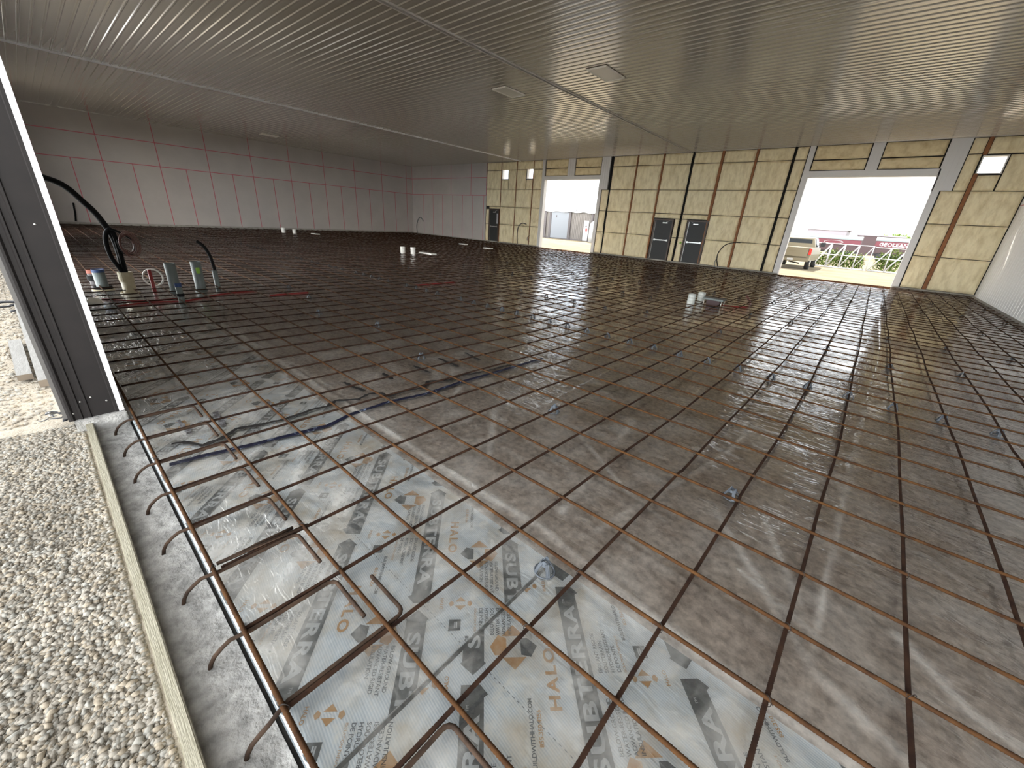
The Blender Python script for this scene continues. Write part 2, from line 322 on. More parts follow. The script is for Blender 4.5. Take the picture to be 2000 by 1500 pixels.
# white foam-board stretch of the back wall and its tape, and the tape on the left wall
wp = MB().box(X1, -21.98, Y2 - .02, Y2 + .03, .12, ZC + .1).build('foam_panel', 'wallwhite', wb)
tp = MB()
for z in (4.44, 3.24): tp.box(X1 + .01, -22.0, Y2 - .026, Y2 - .018, z, z + .035)
for x in (X1 + .03, -28.43, -26.01, -23.67, -22.02): tp.box(x, x + .035, Y2 - .026, Y2 - .018, 3.26, ZC)
for x in (-29.6, -28.3, -27.07, -25.8, -24.63, -23.45, -22.25): tp.box(x, x + .035, Y2 - .026, Y2 - .018, .15, 3.26)
tp.build('seam_tape', 'tape', wb)
tp = MB()
for z in (4.44, 3.24): tp.box(X1 - .002, X1 + .006, 0, Y2 - .03, z, z + .035)
for i in range(-1, 9):
    y = 3.23 + i * 2.381
    tp.box(X1 - .002, X1 + .006, y, y + .035, .15, ZC)
    if i < 8: tp.box(X1 - .002, X1 + .006, y + 1.19, y + 1.225, .15, 3.26)
tp.build('seam_tape', 'tape', bpy.data.objects['wall_left'])
# concrete curbs at wall feet
struct(MB().box(X1, -16.65, Y2 - .10, Y2 + .03, -.1, .12).box(-12.5, -2.2, Y2 - .10, Y2 + .03, -.1, .12).box(1.95, X3, Y2 - .10, Y2 + .03, -.1, .12).build('baseboard_back', 'curb'))
struct(MB().box(X1, X1 + .12, 0, Y2 - .1, -.1, .17).build('baseboard_left', 'curb'))
struct(MB().box(X3 - .14, X3, 0, Y2 - .1, -.1, .08).build('baseboard_right', 'curb'))

# ribbed ceiling in three runs with joints between them
def ceiling():
    mb = MB(); P = .2095; prof = []
    y = -.04
    while y < Y2 + .02:
        prof += [(y + .125 - P + (P - .05) * q / 9, -.0042 * 4 * (q / 9) * (1 - q / 9)) for q in range(10)] + [(y + .088, -.016), (y + .112, -.016)]; y += P
    prof.append((Y2 + .03, 0))
    for a, b in ((X1 + .001, -18.83), (-18.77, -7.56), (-7.46, X3)):
        n = len(prof); vs = [(a, y, ZC + z) for y, z in prof] + [(b, y, ZC + z) for y, z in prof]
        for i in range(n - 1): mb.f.append((len(mb.v) + i, len(mb.v) + i + 1, len(mb.v) + n + i + 1, len(mb.v) + n + i)); mb.mi.append(0); mb.smooth.append(i % 12 < 9)
        mb.v += vs
    return mb
co = ceiling().build('ceiling', 'ceil'); struct(co)
struct(MB().box(-18.87, -18.78, -.04, Y2, ZC - .045, ZC + .02).box(-18.78, -18.75, -.04, Y2, ZC - .028, ZC + .02).build('trim_1', 'jambtrim'))  # brighter steel stands in for gate light on the joint flange
t2 = MB().box(-7.46, -7.43, -.04, Y2, ZC - .035, ZC + .03).box(-7.60, -7.56, -.04, Y2, ZC - .02, ZC + .03).build('trim_2', 'trim'); struct(t2)
MB().box(-7.62, -7.42, -.04, Y2, ZC + .03, ZC + .05).build('joint_backing', 'gap', t2)
bits = MB()
for i in range(260):
    y = random.uniform(.5, Y2); x = random.uniform(-7.555, -7.465); s = random.uniform(.005, .02)
    bits.add([(x - s, y - s, ZC + .02), (x + s, y - s * .5, ZC + .0), (x, y + 2 * s, ZC + .015), (x, y, ZC - .015)], [(0, 1, 3), (1, 2, 3), (2, 0, 3)])
bits.build('insulation_scraps', 'wallwhite', t2)
# ceiling edge trims
struct(MB().box(X1, X1 + .25, -.04, Y2, ZC - .02, ZC + .01).build('trim_3', 'ceil'))
struct(MB().box(X1, X3, Y2 - .06, Y2, ZC - .03, ZC + .005).build('trim_4', 'ceil'))
# unlit access hatches in the ceiling
def hatch(x0, x1, y0, y1, lab):
    r = empty('ceiling_hatch', ((x0 + x1) / 2, (y0 + y1) / 2, ZC)); tag(r, lab, 'ceiling hatch', 'flat panels on the ceiling')
    cx, cy = (x0 + x1) / 2, (y0 + y1) / 2; a, b = (x1 - x0) / 2, (y1 - y0) / 2
    fr = MB()
    for q in ((-a, a, -b, -b + .035), (-a, a, b - .035, b), (-a, -a + .035, -b + .035, b - .035), (a - .035, a, -b + .035, b - .035)): fr.bevbox(q[0], q[1], q[2], q[3], -.05, .0, .004)
    fr.build('frame', 'fixture', r); MB().box(-a - .02, a + .02, -b - .02, b + .02, -.012, -.004).build('dark_border', 'doorframe', r)  # dark border plate round the hatch frame
    MB().box(-a + .035, a - .035, -b + .035, b - .035, -.035, -.015).build('panel', 'fixture', r)
hatch(-6.0, -5.43, 10.42, 11.45, 'bright square panel on the ribbed ceiling, right of the dark ceiling joint')
hatch(-9.43, -8.86, 10.42, 11.38, 'dull square panel on the ribbed ceiling, just left of the dark joint')
hatch(-27.9, -27.4, 9.98, 10.9, 'faint square panel on the shaded ceiling near the left wall')

# ------------------------------------------------------------------ back wall insulation
rows = [.12, 1.35, 2.53, 3.68, 4.88, ZC - .03]
rown = ['bottom row', 'lower row', 'middle row', 'upper row', 'top row']
def batt(x0, x1, z0, z1, lab, seed, m='insul'):
    w, h = x1 - x0, z1 - z0; nx = max(7, int(w / .045)); nz = max(7, int(h / .045))
    us = np.linspace(0, 1, nx); vs = np.linspace(0, 1, nz); g = .012
    U, V = np.meshgrid(us, vs, indexing='ij'); Xp = x0 + g + U * (w - 2 * g); Zp = z0 + g + V * (h - 2 * g)
    e = np.minimum(np.minimum(U * w, (1 - U) * w), np.minimum(V * h, (1 - V) * h)); e = np.clip(e / .14, 0, 1); e = np.sqrt(1 - (1 - e) ** 2)
    rr = np.random.default_rng(seed)
    foldx = rr.uniform(.3, .7) * w
    wr = vnoise(Xp * 2.2, Zp, .4, seed) * .05 + vnoise(Xp * 1.5, Zp, .16, seed + 1) * .03 - .018 * np.exp(-((U * w - foldx) / .03) ** 2) * rr.choice([0, 1, 1])
    Yp = Y2 + .005 - (e * .07 + e * wr)
    v = np.stack([Xp, Yp, Zp], -1).reshape(-1, 3); n = len(v)
    i = (np.arange(nx - 1)[:, None] * nz + np.arange(nz - 1)[None, :]).ravel()
    fs = [(a, a + nz, a + nz + 1, a + 1) for a in i.tolist()]
    mb = MB(); mb.add(v.tolist(), fs, 0, True)
    # back and sides
    mb.add([(x0 + g, Y2 + .026, z0 + g), (x1 - g, Y2 + .026, z0 + g), (x1 - g, Y2 + .026, z1 - g), (x0 + g, Y2 + .026, z1 - g), (x0 + g, Y2 + .005, z0 + g), (x1 - g, Y2 + .005, z0 + g), (x1 - g, Y2 + .005, z1 - g), (x0 + g, Y2 + .005, z1 - g)],
           [(0, 1, 2, 3), (0, 4, 5, 1), (1, 5, 6, 2), (2, 6, 7, 3), (3, 7, 4, 0)])
    tag(mb.build('insulation_batt', m), lab, 'insulation', 'yellow insulation batts on the back wall')
sd = [100]
def column(x0, x1, desc, rs=(0, 1, 2, 3, 4), z=None):
    for r in rs:
        sd[0] += 3
        batt(x0, x1, rows[r], rows[r + 1], 'insulation batt, %s, %s' % (rown[r], desc), sd[0])
def one(x0, x1, z0, z1, lab, m='insul'):
    sd[0] += 3; batt(x0, x1, z0, z1, lab, sd[0], m)
# left of the small opening
column(-21.96, -20.55, 'above the far left door', (2, 3, 4)); one(-21.96, -21.66, .12, 1.35, 'narrow yellow insulation strip left of the far left door, lower piece'); one(-21.96, -21.66, 1.35, 2.36, 'narrow yellow insulation strip left of the far left door, upper piece'); one(-21.64, -20.56, 2.37, 2.53, 'thin yellow insulation strip right over the far left door head')
column(-20.52, -19.12, 'first column right of the far left door', (0, 1, 2, 4))
one(-19.82, -19.12, 3.68, 4.88, 'yellow insulation batt right beside the leftmost small window'); one(-20.52, -19.84, 3.68, 4.28, 'yellow insulation piece under the leftmost small window')
column(-19.08, -17.65, 'second column right of the far left door', (0, 1, 2, 4))
one(-19.08, -18.24, 3.68, 4.88, 'yellow insulation batt left beside the second small window'); one(-18.22, -17.65, 3.68, 4.28, 'yellow insulation piece under the second small window')
column(-17.61, -16.86, 'column beside the left jamb of the small garage opening')
one(-16.6, -14.9, 4.9, ZC - .03, 'upper dusty insulation strip over the small garage opening, left half', 'insul2'); one(-16.6, -14.9, 4.47, 4.88, 'lower dusty insulation strip over the small garage opening, left half', 'insul2')
one(-14.33, -12.55, 4.9, ZC - .03, 'upper dusty insulation strip over the small garage opening, right half', 'insul2'); one(-14.33, -12.55, 4.47, 4.88, 'lower dusty insulation strip over the small garage opening, right half', 'insul2')
column(-12.3, -11.84, 'narrow column beside the right jamb of the small garage opening', (0, 1, 2))
column(-11.76, -10.34, 'first full column right of the small garage opening')
column(-10.26, -8.87, 'second full column right of the small garage opening')
column(-8.78, -7.35, 'over the left one of the paired doors', (2, 3, 4)); one(-8.78, -7.35, 2.28, 2.52, 'thin insulation strip right over the head of the left paired door')
one(-7.6, -7.35, .12, 1.35, 'narrow insulation strip right of the left paired door, lower piece'); one(-7.6, -7.35, 1.35, 2.27, 'narrow insulation strip right of the left paired door, upper piece')
column(-7.25, -5.96, 'over the right one of the paired doors', (2, 3, 4)); one(-7.25, -5.96, 2.28, 2.52, 'thin insulation strip right over the head of the right paired door')
one(-7.25, -6.94, .12, 1.35, 'narrow insulation strip left of the right paired door, lower piece, with green tag'); one(-7.25, -6.94, 1.35, 2.27, 'narrow insulation strip left of the right paired door, upper piece')
column(-5.84, -4.46, 'first column right of the paired doors')
column(-4.36, -2.96, 'second column right of the paired doors')
column(-2.87, -2.43, 'narrow column beside the left jamb of the large opening')
one(-2.17, -.33, 4.86, ZC - .03, 'upper stained insulation strip over the large opening, left half', 'insul2'); one(-2.17, -.33, 4.45, 4.84, 'lower stained insulation strip over the large opening, left half', 'insul2')
one(.09, 1.87, 4.86, ZC - .03, 'upper stained insulation strip over the large opening, right half', 'insul2'); one(.09, 1.87, 4.45, 4.84, 'lower stained insulation strip over the large opening, right half', 'insul2')
column(2.17, 2.84, 'column beside the right jamb of the large opening', (0, 1, 2)); column(2.48, 2.84, 'beside the small window right of the large opening', (3, 4))
column(2.96, X3 - .01, 'last column beside the right wall', (0, 1, 2)); one(2.96, X3 - .01, 4.86, ZC - .03, 'yellow insulation batt over the right small window')
one(3.54, X3 - .01, 3.68, 4.84, 'yellow insulation batt right beside the right small window'); one(2.96, 3.52, 3.68, 4.2, 'yellow insulation piece under the right small window')
st = MB()
for x, w in ((-20.535, .03), (-19.10, .03), (-17.63, .03), (-10.30, .07), (-8.825, .08), (-5.90, .11), (-4.41, .09), (2.90, .11)):
    if x == 2.90: st.box(x - w / 2, x + w / 2, Y2 - .028, Y2 + .03, 4.85, ZC - .03)
    st.box(x - w / 2, x + w / 2, Y2 - .028, Y2 + .03, .12, 4.25 if x == 2.90 else ZC - .03)
st.build('wood_stud', 'rustwood', wb)
def wavyline(x, nm, r, lab, m='blackrubber', ztop=ZC - .02):
    pts = [(x + .03 * math.sin(z * 2.3) + random.uniform(-.008, .008), Y2 - .05, z) for z in np.linspace(.12, ztop, 26)]
    tag(MB().tube(pts, r, 8).build(nm, m), lab, 'cable')
wavyline(-7.30, 'black_cable', .022, 'thick black cable running up the back wall between the two paired doors')
wavyline(-2.91, 'black_cable', .016, 'black cable running up the wall left of the large garage opening')
wavyline(-11.80, 'black_cable', .02, 'black cable running up the wall right of the small garage opening')

# trims round the two openings
def ribbedtrim(mb, x0, x1, z0, z1, ribs=0):
    mb.box(x0, x1, Y2 - .04, Y2 + .03, z0, z1)
    for i in range(ribs):
        x = x0 + (i + 1) * (x1 - x0) / (ribs + 1); mb.box(x - .008, x + .008, Y2 - .052, Y2 - .04, z0, z1)
tr = MB(); ribbedtrim(tr, -16.86, -16.65, -.05, ZC - .03); ribbedtrim(tr, -12.5, -12.33, -.05, 3.68); ribbedtrim(tr, -12.5, -11.95, 3.68, ZC - .03, 3); ribbedtrim(tr, -16.65, -12.5, 4.27, 4.45); ribbedtrim(tr, -14.87, -14.36, 4.45, ZC - .03, 2)
tr.box(-16.652, -16.62, Y2 - .04, Y2 + .26, -.05, 4.27).box(-12.53, -12.498, Y2 - .04, Y2 + .26, -.05, 4.27).box(-16.62, -12.53, Y2 + .0, Y2 + .26, 4.24, 4.272)
struct(tr.build('trim_5', 'trim'))
tr = MB(); ribbedtrim(tr, -2.40, -2.2, -.05, ZC - .03); ribbedtrim(tr, 1.95, 2.14, -.05, 3.68); ribbedtrim(tr, 1.90, 2.46, 3.68, ZC - .03, 3); ribbedtrim(tr, -2.2, 1.95, 4.22, 4.43); ribbedtrim(tr, -.3, .07, 4.43, ZC - .03, 2)
tr.box(-2.202, -2.17, Y2 - .04, Y2 + .26, -.05, 4.22).box(1.92, 1.952, Y2 - .04, Y2 + .26, -.05, 4.22).box(-2.17, 1.92, Y2, Y2 + .26, 4.19, 4.222)
struct(tr.build('trim_6', 'trim'))
# rusty brown sill boards in the openings
struct(MB().box(G1[0], G1[1], Y2 - .02, Y2 + .05, -.1, .045).build('trim_7', 'rustwood')); struct(MB().box(G2[0], G2[1], Y2 - .02, Y2 + .05, -.1, .05).build('trim_8', 'rustwood'))

def door(n, h, bar_side, lit=False):
    x0, x1, z0, z1 = h; r = empty('door_%d' % n, ((x0 + x1) / 2, Y2, z0)); r['kind'] = 'structure'
    w = (x1 - x0) / 2; H = z1 - z0
    fr = MB(); fr.box(-w, -w + .07, -.05, .08, 0, H).box(w - .07, w, -.05, .08, 0, H).box(-w + .07, w - .07, -.05, .08, H - .07, H); fr.build('door_frame', 'doorframe', r)
    lf = MB().bevbox(-w + .07, w - .07, .0, .045, .01, H - .07, .004).build('door_leaf', 'doordark', r)
    MB().box(-w + .15, w - .15, -.07, -.03, 1.02, 1.07).box(-w + .15, -w + .22, -.05, .0, 1.0, 1.09).box(w - .22, w - .15, -.05, .0, 1.0, 1.09).build('panic_bar', 'metal', lf)
    s = bar_side
    MB().box(s * (w - .45) - .13, s * (w - .45) + .13, -.055, 0, H - .22, H - .17).tube([(s * (w - .4), -.03, H - .17), (s * (w - .3), -.08, H - .12), (s * (w - .2), -.04, H - .08)], .01, 6).build('door_closer', 'metal', lf)
    MB().box(-w + .075, -w + .09, -.012, 0, .05, H - .1).build('edge_strip', 'metal', lf)
    if lit: MB().box(w - .24, w - .1, -.006, 0, 1.25, 1.95).build('vision_pane', 'whitep', lf)
door(1, D1, 1, True); door(2, D2, 1); door(3, D3, -1)
def window(n, h):
    x0, x1, z0, z1 = h; r = empty('window_%d' % n, ((x0 + x1) / 2, Y2 + .1, z0)); r['kind'] = 'structure'; w = (x1 - x0) / 2; H = z1 - z0
    fr = MB(); t = .035
    fr.box(-w, -w + t, -.1, .12, 0, H).box(w - t, w, -.1, .12, 0, H).box(-w + t, w - t, -.1, .12, 0, t).box(-w + t, w - t, -.1, .12, H - t, H); fr.build('window_frame', 'trim', r)
    MB().box(-w + t, w - t, .09, .1, t, H - t).build('pane', 'glass', r)
window(1, W1h); window(2, W2h); window(3, W3h)

# ------------------------------------------------------------------ near door jamb, form board, footing
jx = -3.06
jm = MB(); prof = [(-.325, .0), (-.325, .012), (-.312, .018), (-.300, .018), (-.288, .004), (-.268, .004), (-.262, .014), (-.252, .014), (-.246, .004), (-.222, .004), (-.216, .014), (-.206, .014), (-.200, .004), (-.075, .004), (-.070, .010), (-.052, .010)]
n = len(prof); vs = [(jx + d, y, .085) for y, d in prof] + [(jx + d, y, 4.7) for y, d in prof]
jm.add(vs, [(i, i + 1, n + i + 1, n + i) for i in range(n - 1)]).box(jx - .12, jx, -.322, -.052, .085, 4.7)
jo = jm.build('door_jamb', 'brown'); tag(jo, 'dark brown ribbed steel door jamb leaning up the left edge of the photo', 'door jamb')
MB().box(jx - .02, jx + .016, -.052, -.022, .09, 4.7).build('white_edge_trim', 'jambtrim', jo)
MB().box(jx - .05, jx + .004, -.345, -.322, .11, 4.7).build('outer_flange', 'brown_lit', jo)
for y, z in ((-.235, .22), (-.10, .19), (-.175, .24), (-.29, .14), (-.13, 1.45)):
    MB().tube([(jx + .004, y, z), (jx + .009, y, z)], .006, 8).build('screw_head', 'metal', jo)
struct(MB().bevbox(jx - .3, jx + .04, -.30, -.015, -.1, .085, .006).build('trim_9', 'concrete'))
tag(MB().bevbox(-3.2, .25, -.252, -.212, -.1, .05, .004).build('form_board', 'board'), 'long weathered wooden form board along the edge of the gravel', 'board')
def zc(X, Y): return -.034 + .014 * vnoise(X, Y, .12, 5) + .009 * vnoise(X, Y, .035, 6) + .006 * vnoise(X, Y, .018, 61)
struct(link('floor_footing', grid(np.linspace(-3.1, .6, 420), np.linspace(-.212, -.016, 22), zc, 'footing'), 'concrete'))
MB().box(-3.1, .6, -.05, .02, -.3, -.047).build('edge_gap', 'gap', bpy.data.objects['floor_footing'])
struct(MB().box(X1, -3.1, -.06, .0, -.1, .02).box(.6, X3, -.25, 0, -.1, -.04).build('floor_edge', 'concrete'))

# ------------------------------------------------------------------ ground: soil, gravel, yard
def zs(X, Y): return -.012 + .006 * vnoise(X, Y, .6, 8)
xs = np.concatenate([np.arange(X1, -6, .6), np.arange(-6, X3 - .1, .15), [X3]]); ys = np.concatenate([np.arange(0.0, 8, .15), np.arange(8, Y2 + .3, .5)])
struct(link('floor', grid(xs, ys, lambda X, Y: np.where(Y < 1.15, -.045, zs(X, Y)), 'floor'), 'soil'))
struct(MB().box(-150, 150, Y2 + .05, 300, -.3, -.05).build('yard_ground', 'yard'))
struct(MB().box(-60, 60, -60, -.36, -.3, -.03).build('yard_ground_front', 'gravelbed'))
def zg(X, Y): return -.005 + .03 * vnoise(X, Y, .35, 11) + .012 * vnoise(X, Y, .07, 12) + .008 * vnoise(X, Y, .03, 13)
gb = grid(np.concatenate([np.arange(-14, -4, .12), np.arange(-4, .9, .03)]), np.arange(-1.6, -.24, .03), zg, 'gravel_base')
tag(link('gravel', gb, 'gravelbed'), 'bed of pale crushed limestone gravel left of the form board', 'gravel', kind='stuff')
def stones(n, x0, x1, y0, y1, smin, smax, sub, seed):
    r = np.random.default_rng(seed); bm = bmesh.new(); bmesh.ops.create_icosphere(bm, subdivisions=sub, radius=1); bm.verts.index_update()
    V = np.array([v.co[:] for v in bm.verts]); Fc = np.array([[v.index for v in f.verts] for f in bm.faces]); bm.free()
    av = []; af = []; mi = []
    for i in range(n):
        s = smin + (smax - smin) * r.random() ** 3.2
        d = V * (1 + .30 * r.standard_normal((len(V), 1)).clip(-1.2, 1.2)) * np.array([1, r.uniform(.6, .95), r.uniform(.4, .75)]) * s
        q = Matrix.Rotation(r.uniform(0, 6.28), 3, 'Z') @ Matrix.Rotation(r.uniform(-.5, .5), 3, 'X'); d = d @ np.array(q).T
        x = r.uniform(x0, x1); y = r.uniform(y0, min(y1, y1)); z = float(zg(np.array([x]), np.array([y]))[0])
        av.append(d + np.array([x, min(y, -.262 - s), z + s * .25])); af.append(Fc + i * len(V)); mi.append(np.full(len(Fc), r.choice([0, 0, 1, 2])))
    v = np.concatenate(av); f = np.concatenate(af); mi = np.concatenate(mi)
    me = bpy.data.meshes.new('stones'); me.vertices.add(len(v)); me.vertices.foreach_set('co', v.ravel()); me.loops.add(f.size); me.loops.foreach_set('vertex_index', f.ravel().astype(np.int32))
    me.polygons.add(len(f)); me.polygons.foreach_set('loop_start', np.arange(0, f.size, 3, dtype=np.int32)); me.polygons.foreach_set('loop_total', np.full(len(f), 3, dtype=np.int32))
    me.polygons.foreach_set('material_index', mi.astype(np.int32)); me.update(calc_edges=True); return me
M['st1'] = mat('pale_stone', (.27, .245, .205), .9, var=(.21, .185, .15), vscale=40); M['st2'] = mat('grey_stone', (.22, .21, .185), .9, var=(.29, .275, .24), vscale=40); M['st3'] = mat('tan_stone', (.25, .21, .155), .9, var=(.30, .255, .195), vscale=40)
tag(link('loose_stones', stones(80000, -3.2, .3, -.95, -.262, .002, .017, 1, 3), ['st1', 'st2', 'st3']), 'loose crushed limestone pieces heaped against the form board', 'stones', kind='stuff')
tag(link('loose_stones', stones(16000, -14, -3.4, -1.8, -.40, .006, .024, 1, 4), ['st1', 'st2', 'st3']), 'gravel stones in the background left of the brown jamb', 'stones', kind='stuff')

# boards lying outside
def plank(p, w, z0, z1, lab):
    # p = near centre, far centre
    a, b = Vector(p[0]), Vector(p[1]); d = (b - a).normalized(); s = Vector((-d.y, d.x, 0)) * w / 2
    c = [a + s, a - s, b - s, b + s]; mb = MB(); vs = [(q.x, q.y, z0) for q in c] + [(q.x, q.y, z1) for q in c]
    mb.add(vs, [(4, 5, 6, 7), (0, 3, 2, 1)], 0).add(vs, [(0, 1, 5, 4), (1, 2, 6, 5), (2, 3, 7, 6), (3, 0, 4, 7)], 1)
    return tag(mb.build('timber_plank', ['lumber', 'lumber_end']), lab, 'plank')
def mid(a, b, z): return ((hz(*a, z) + hz(*b, z)) / 2)
def wid(a, b, z): return (hz(*a, z) - hz(*b, z)).length
plank((mid((74, 744), (100, 739), .08), mid((26, 593), (44, 592), .08)), wid((74, 744), (100, 739), .08), .015, .08, 'longer dusty grey plank on the gravel beside the brown jamb')
plank((mid((32, 733), (62, 730), .07), mid((15, 664), (40, 663), .07)), wid((32, 733), (62, 730), .07), .015, .07, 'short dusty plank on the gravel at the left photo edge')
def scrap(c, s, lab, seed):
    r = random.Random(seed); mb = MB()
    for i in range(9):
        a = r.uniform(0, 6.28); p = [Vector(c)]
        for k in range(7): a += r.uniform(-1.2, 1.2); p.append(p[-1] + Vector((math.cos(a), math.sin(a), r.uniform(-.35, .45))) * s * .3)
        for q in p: q.z = max(.03, q.z)
        mb.tube(p, s * r.uniform(.03, .09), 5)
    tag(mb.build('plastic_scrap', 'asph'), lab, 'plastic scrap')
scrap(hz(50, 592, .05), .28, 'crumpled black plastic beyond the longer plank', 1); scrap(hz(127, 808, .05), .09, 'crumpled dark plastic at the foot of the brown jamb', 2)

# ------------------------------------------------------------------ foam boards with print
def clip_poly(poly, x0, x1, y0, y1):
    def cl(p, f, inter):
        out = []
        for i in range(len(p)):
            a, b = p[i], p[(i + 1) % len(p)]
            if f(a): out.append(a)
            if f(a) != f(b): out.append(inter(a, b))
        return out
    ix = lambda X: (lambda a, b: (X, a[1] + (b[1] - a[1]) * (X - a[0]) / (b[0] - a[0])))
    iy = lambda Y: (lambda a, b: (a[0] + (b[0] - a[0]) * (Y - a[1]) / (b[1] - a[1]), Y))
    for f, g in ((lambda p: p[0] >= x0, ix(x0)), (lambda p: p[0] <= x1, ix(x1)), (lambda p: p[1] >= y0, iy(y0)), (lambda p: p[1] <= y1, iy(y1))):
        if len(poly) < 3: return []
        poly = cl(poly, f, g)
    return poly
_tcache = {}
def text_tris(s, size, bold=0.0, spacing=1.0):
    key = (s, size, bold, spacing)
    if key in _tcache: return _tcache[key]
    cu = bpy.data.curves.new('t', 'FONT'); cu.body = s; cu.size = size; cu.offset = bold; cu.space_character = spacing; cu.resolution_u = 3; cu.fill_mode = 'FRONT'; cu.dimensions = '2D'
    o = bpy.data.objects.new('t', cu); COL.objects.link(o); dg = bpy.context.evaluated_depsgraph_get(); dg.update(); me = o.evaluated_get(dg).to_mesh()
    me.calc_loop_triangles(); v = [(p.co.x, p.co.y) for p in me.vertices]; t = [tuple(v[i] for i in q.vertices) for q in me.loop_triangles]
    o.evaluated_get(dg).to_mesh_clear(); bpy.data.objects.remove(o); bpy.data.curves.remove(cu)
    w = max([x for q in t for x, _ in q] or [0]); _tcache[key] = (t, w); return t, w
def rounded(cx, cy, w, h): return [(cx - w, cy - h), (cx + w, cy - h), (cx + w, cy + h), (cx - w, cy + h)]
def foam_board(x0, x1, flip, rowbase, a0, lab):
    y0, y1 = .0, 1.235
    r = MB().bevbox(x0 + .006, x1 - .006, y0, y1, -.045, -.002, .002).build('foam_board', 'foam'); tag(r, lab, 'insulation board', 'printed foam boards along the footing')
    MB().box(x0 + .008, x1 - .008, -.0015, .0, -.042, -.004).build('cut_edge', 'foamside', r)
    dark, pale, org, txt = MB(), MB(), MB(), MB()
    s2 = math.sqrt(.5); U = (-s2, s2) if flip else (s2, -s2); V = (-s2, -s2) if flip else (s2, s2)
    def put(mb, poly, org_, z):
        P = [(org_[0] + u * U[0] + v * V[0], org_[1] + u * U[1] + v * V[1]) for u, v in poly]; P = clip_poly(P, x0 + .008, x1 - .008, y0 + .003, y1 - .003)
        if len(P) > 2: mb.add([(a, b, z) for a, b in P], [tuple(range(len(P)))])
    def ptext(mb, s, u, v, size, o, z, bold=0, spacing=1, fit=None):
        t, w = text_tris(s, size, bold, spacing); k = fit / w if fit else 1
        for q in t: put(mb, [(u + a * k, v + b) for a, b in q], o, z)
    for m in range(-9, 10):
        c = rowbase + .62 * m; stg = .435 * (m % 2)
        for nn in range(-5, 6):
            a = a0 + stg + .87 * nn
            # S-end position: x+y=c ; (x-y)/sqrt2=a
            o = ((c + a * math.sqrt(2)) / 2, (c - a * math.sqrt(2)) / 2)
            q = (o[0] + .4 * U[0], o[1] + .4 * U[1])
            if not (x0 - .7 < q[0] < x1 + .7 and -.7 < q[1] < 1.9): continue
            put(dark, [(0, 0), (.045, -.052), (.052, -.044), (.79, -.044), (.80, -.060), (.835, -.03), (.835, .044), (.052, .044), (.045, .052)], o, -.0010)
            ptext(pale, 'SUBTERRA', .105, -.026, .075, o, -.0004, .0022, 1.1, .63); ptext(pale, 'TM', .745, .012, .016, o, -.0004)
            ptext(org, 'HALO', .30, .105, .062, o, -.0008, .0018, 1.25, .235)
            for poly in ([(.045, 0), (.045 + .045, -.05), (.045 + .045, .05)],):
                put(org, [(.545 + .095, .27), (.545 + .045, .22), (.545 + .045, .32)], o, -.0008)
                put(org, [(.545 - .095, .27), (.545 - .045, .22), (.545 - .045, .32)], o, -.0008)
                put(org, [(.51, .30), (.58, .30), (.595, .335), (.545, .37), (.51, .35)], o, -.0008)
                put(dark, [(.51, .24), (.58, .24), (.58, .21), (.545, .17), (.50, .20)], o, -.0010)
            for i, s in enumerate(('BELOW-GROUND', 'WATER-RESISTANT', 'ADVANCED RIGID', 'INSULATION')): ptext(txt, s, .16, -.085 - .026 * i, .022, o, -.0008, .0003)
            for i, s in enumerate(('ISOLANT RIGIDE', 'SOUTERRAIN', 'HYDRORESISTANT', 'DE POINTE')): ptext(txt, s, .43, -.085 - .026 * i, .022, o, -.0008, .0003)
            ptext(org, 'ISOLATION THERMIQUE', .43, -.185, .014, o, -.0008)
            ptext(txt, 'BUILDWITHHALO.COM', .56, -.222, .021, o, -.0008, .0005); ptext(org, '855.350.4256', .63, -.252, .021, o, -.0008, .0005)
            put(dark, rounded(.51, -.27, .026, .026), o, -.0010); put(pale, rounded(.51, -.27, .015, .003), o, -.0004); put(pale, rounded(.51, -.262, .015, .003), o, -.0004)
            put(org, [(.37, -.25), (.395, -.275), (.395, -.225)], o, -.0008); put(org, [(.44, -.25), (.415, -.275), (.415, -.225)], o, -.0008); put(org, [(.398, -.218), (.412, -.218), (.420, -.205), (.405, -.195), (.39, -.205)], o, -.0008); put(org, [(.398, -.282), (.412, -.282), (.420, -.295), (.405, -.305), (.39, -.295)], o, -.0008)
            ptext(org, 'HALO', .375, -.345, .022, o, -.0008, .0004)
    for i in range(int((x1 - x0) / .024)): txt.add([(x0 + .01 + i * .024, .608, -.0008), (x0 + .022 + i * .024, .608, -.0008), (x0 + .022 + i * .024, .6105, -.0008), (x0 + .01 + i * .024, .6105, -.0008)], [(0, 1, 2, 3)])
    dark.build('dark_print', 'ink', r); pale.build('pale_lettering', 'inkwhite', r); org.build('orange_print', 'inkorange', r); txt.build('small_print', 'inktext', r)
foam_board(-2.20, .24, False, .55, -1.30, 'pale blue printed foam board between the navy tape and the nearest dark seam')
foam_board(.24, 2.68, True, 1.53, .29, 'pale blue printed foam board nearest the camera, at the bottom photo edge')
foam_board(-4.64, -2.20, False, .55 - .31, -1.30, 'printed foam board beyond the navy tape, by the foot of the brown jamb')
foam_board(-7.08, -4.64, False, .55, -1.0, 'shaded foam board behind the brown jamb, second from the footing pipes')
foam_board(-9.52, -7.08, True, .75, -1.0, 'shaded foam board farthest left, under the grey pipes')
tag(MB().box(.240, .252, .01, 1.22, -.03, -.0005).build('foam_joint_strip', 'seam'), 'thin dark strip in the seam between the two nearest foam boards', 'joint strip')

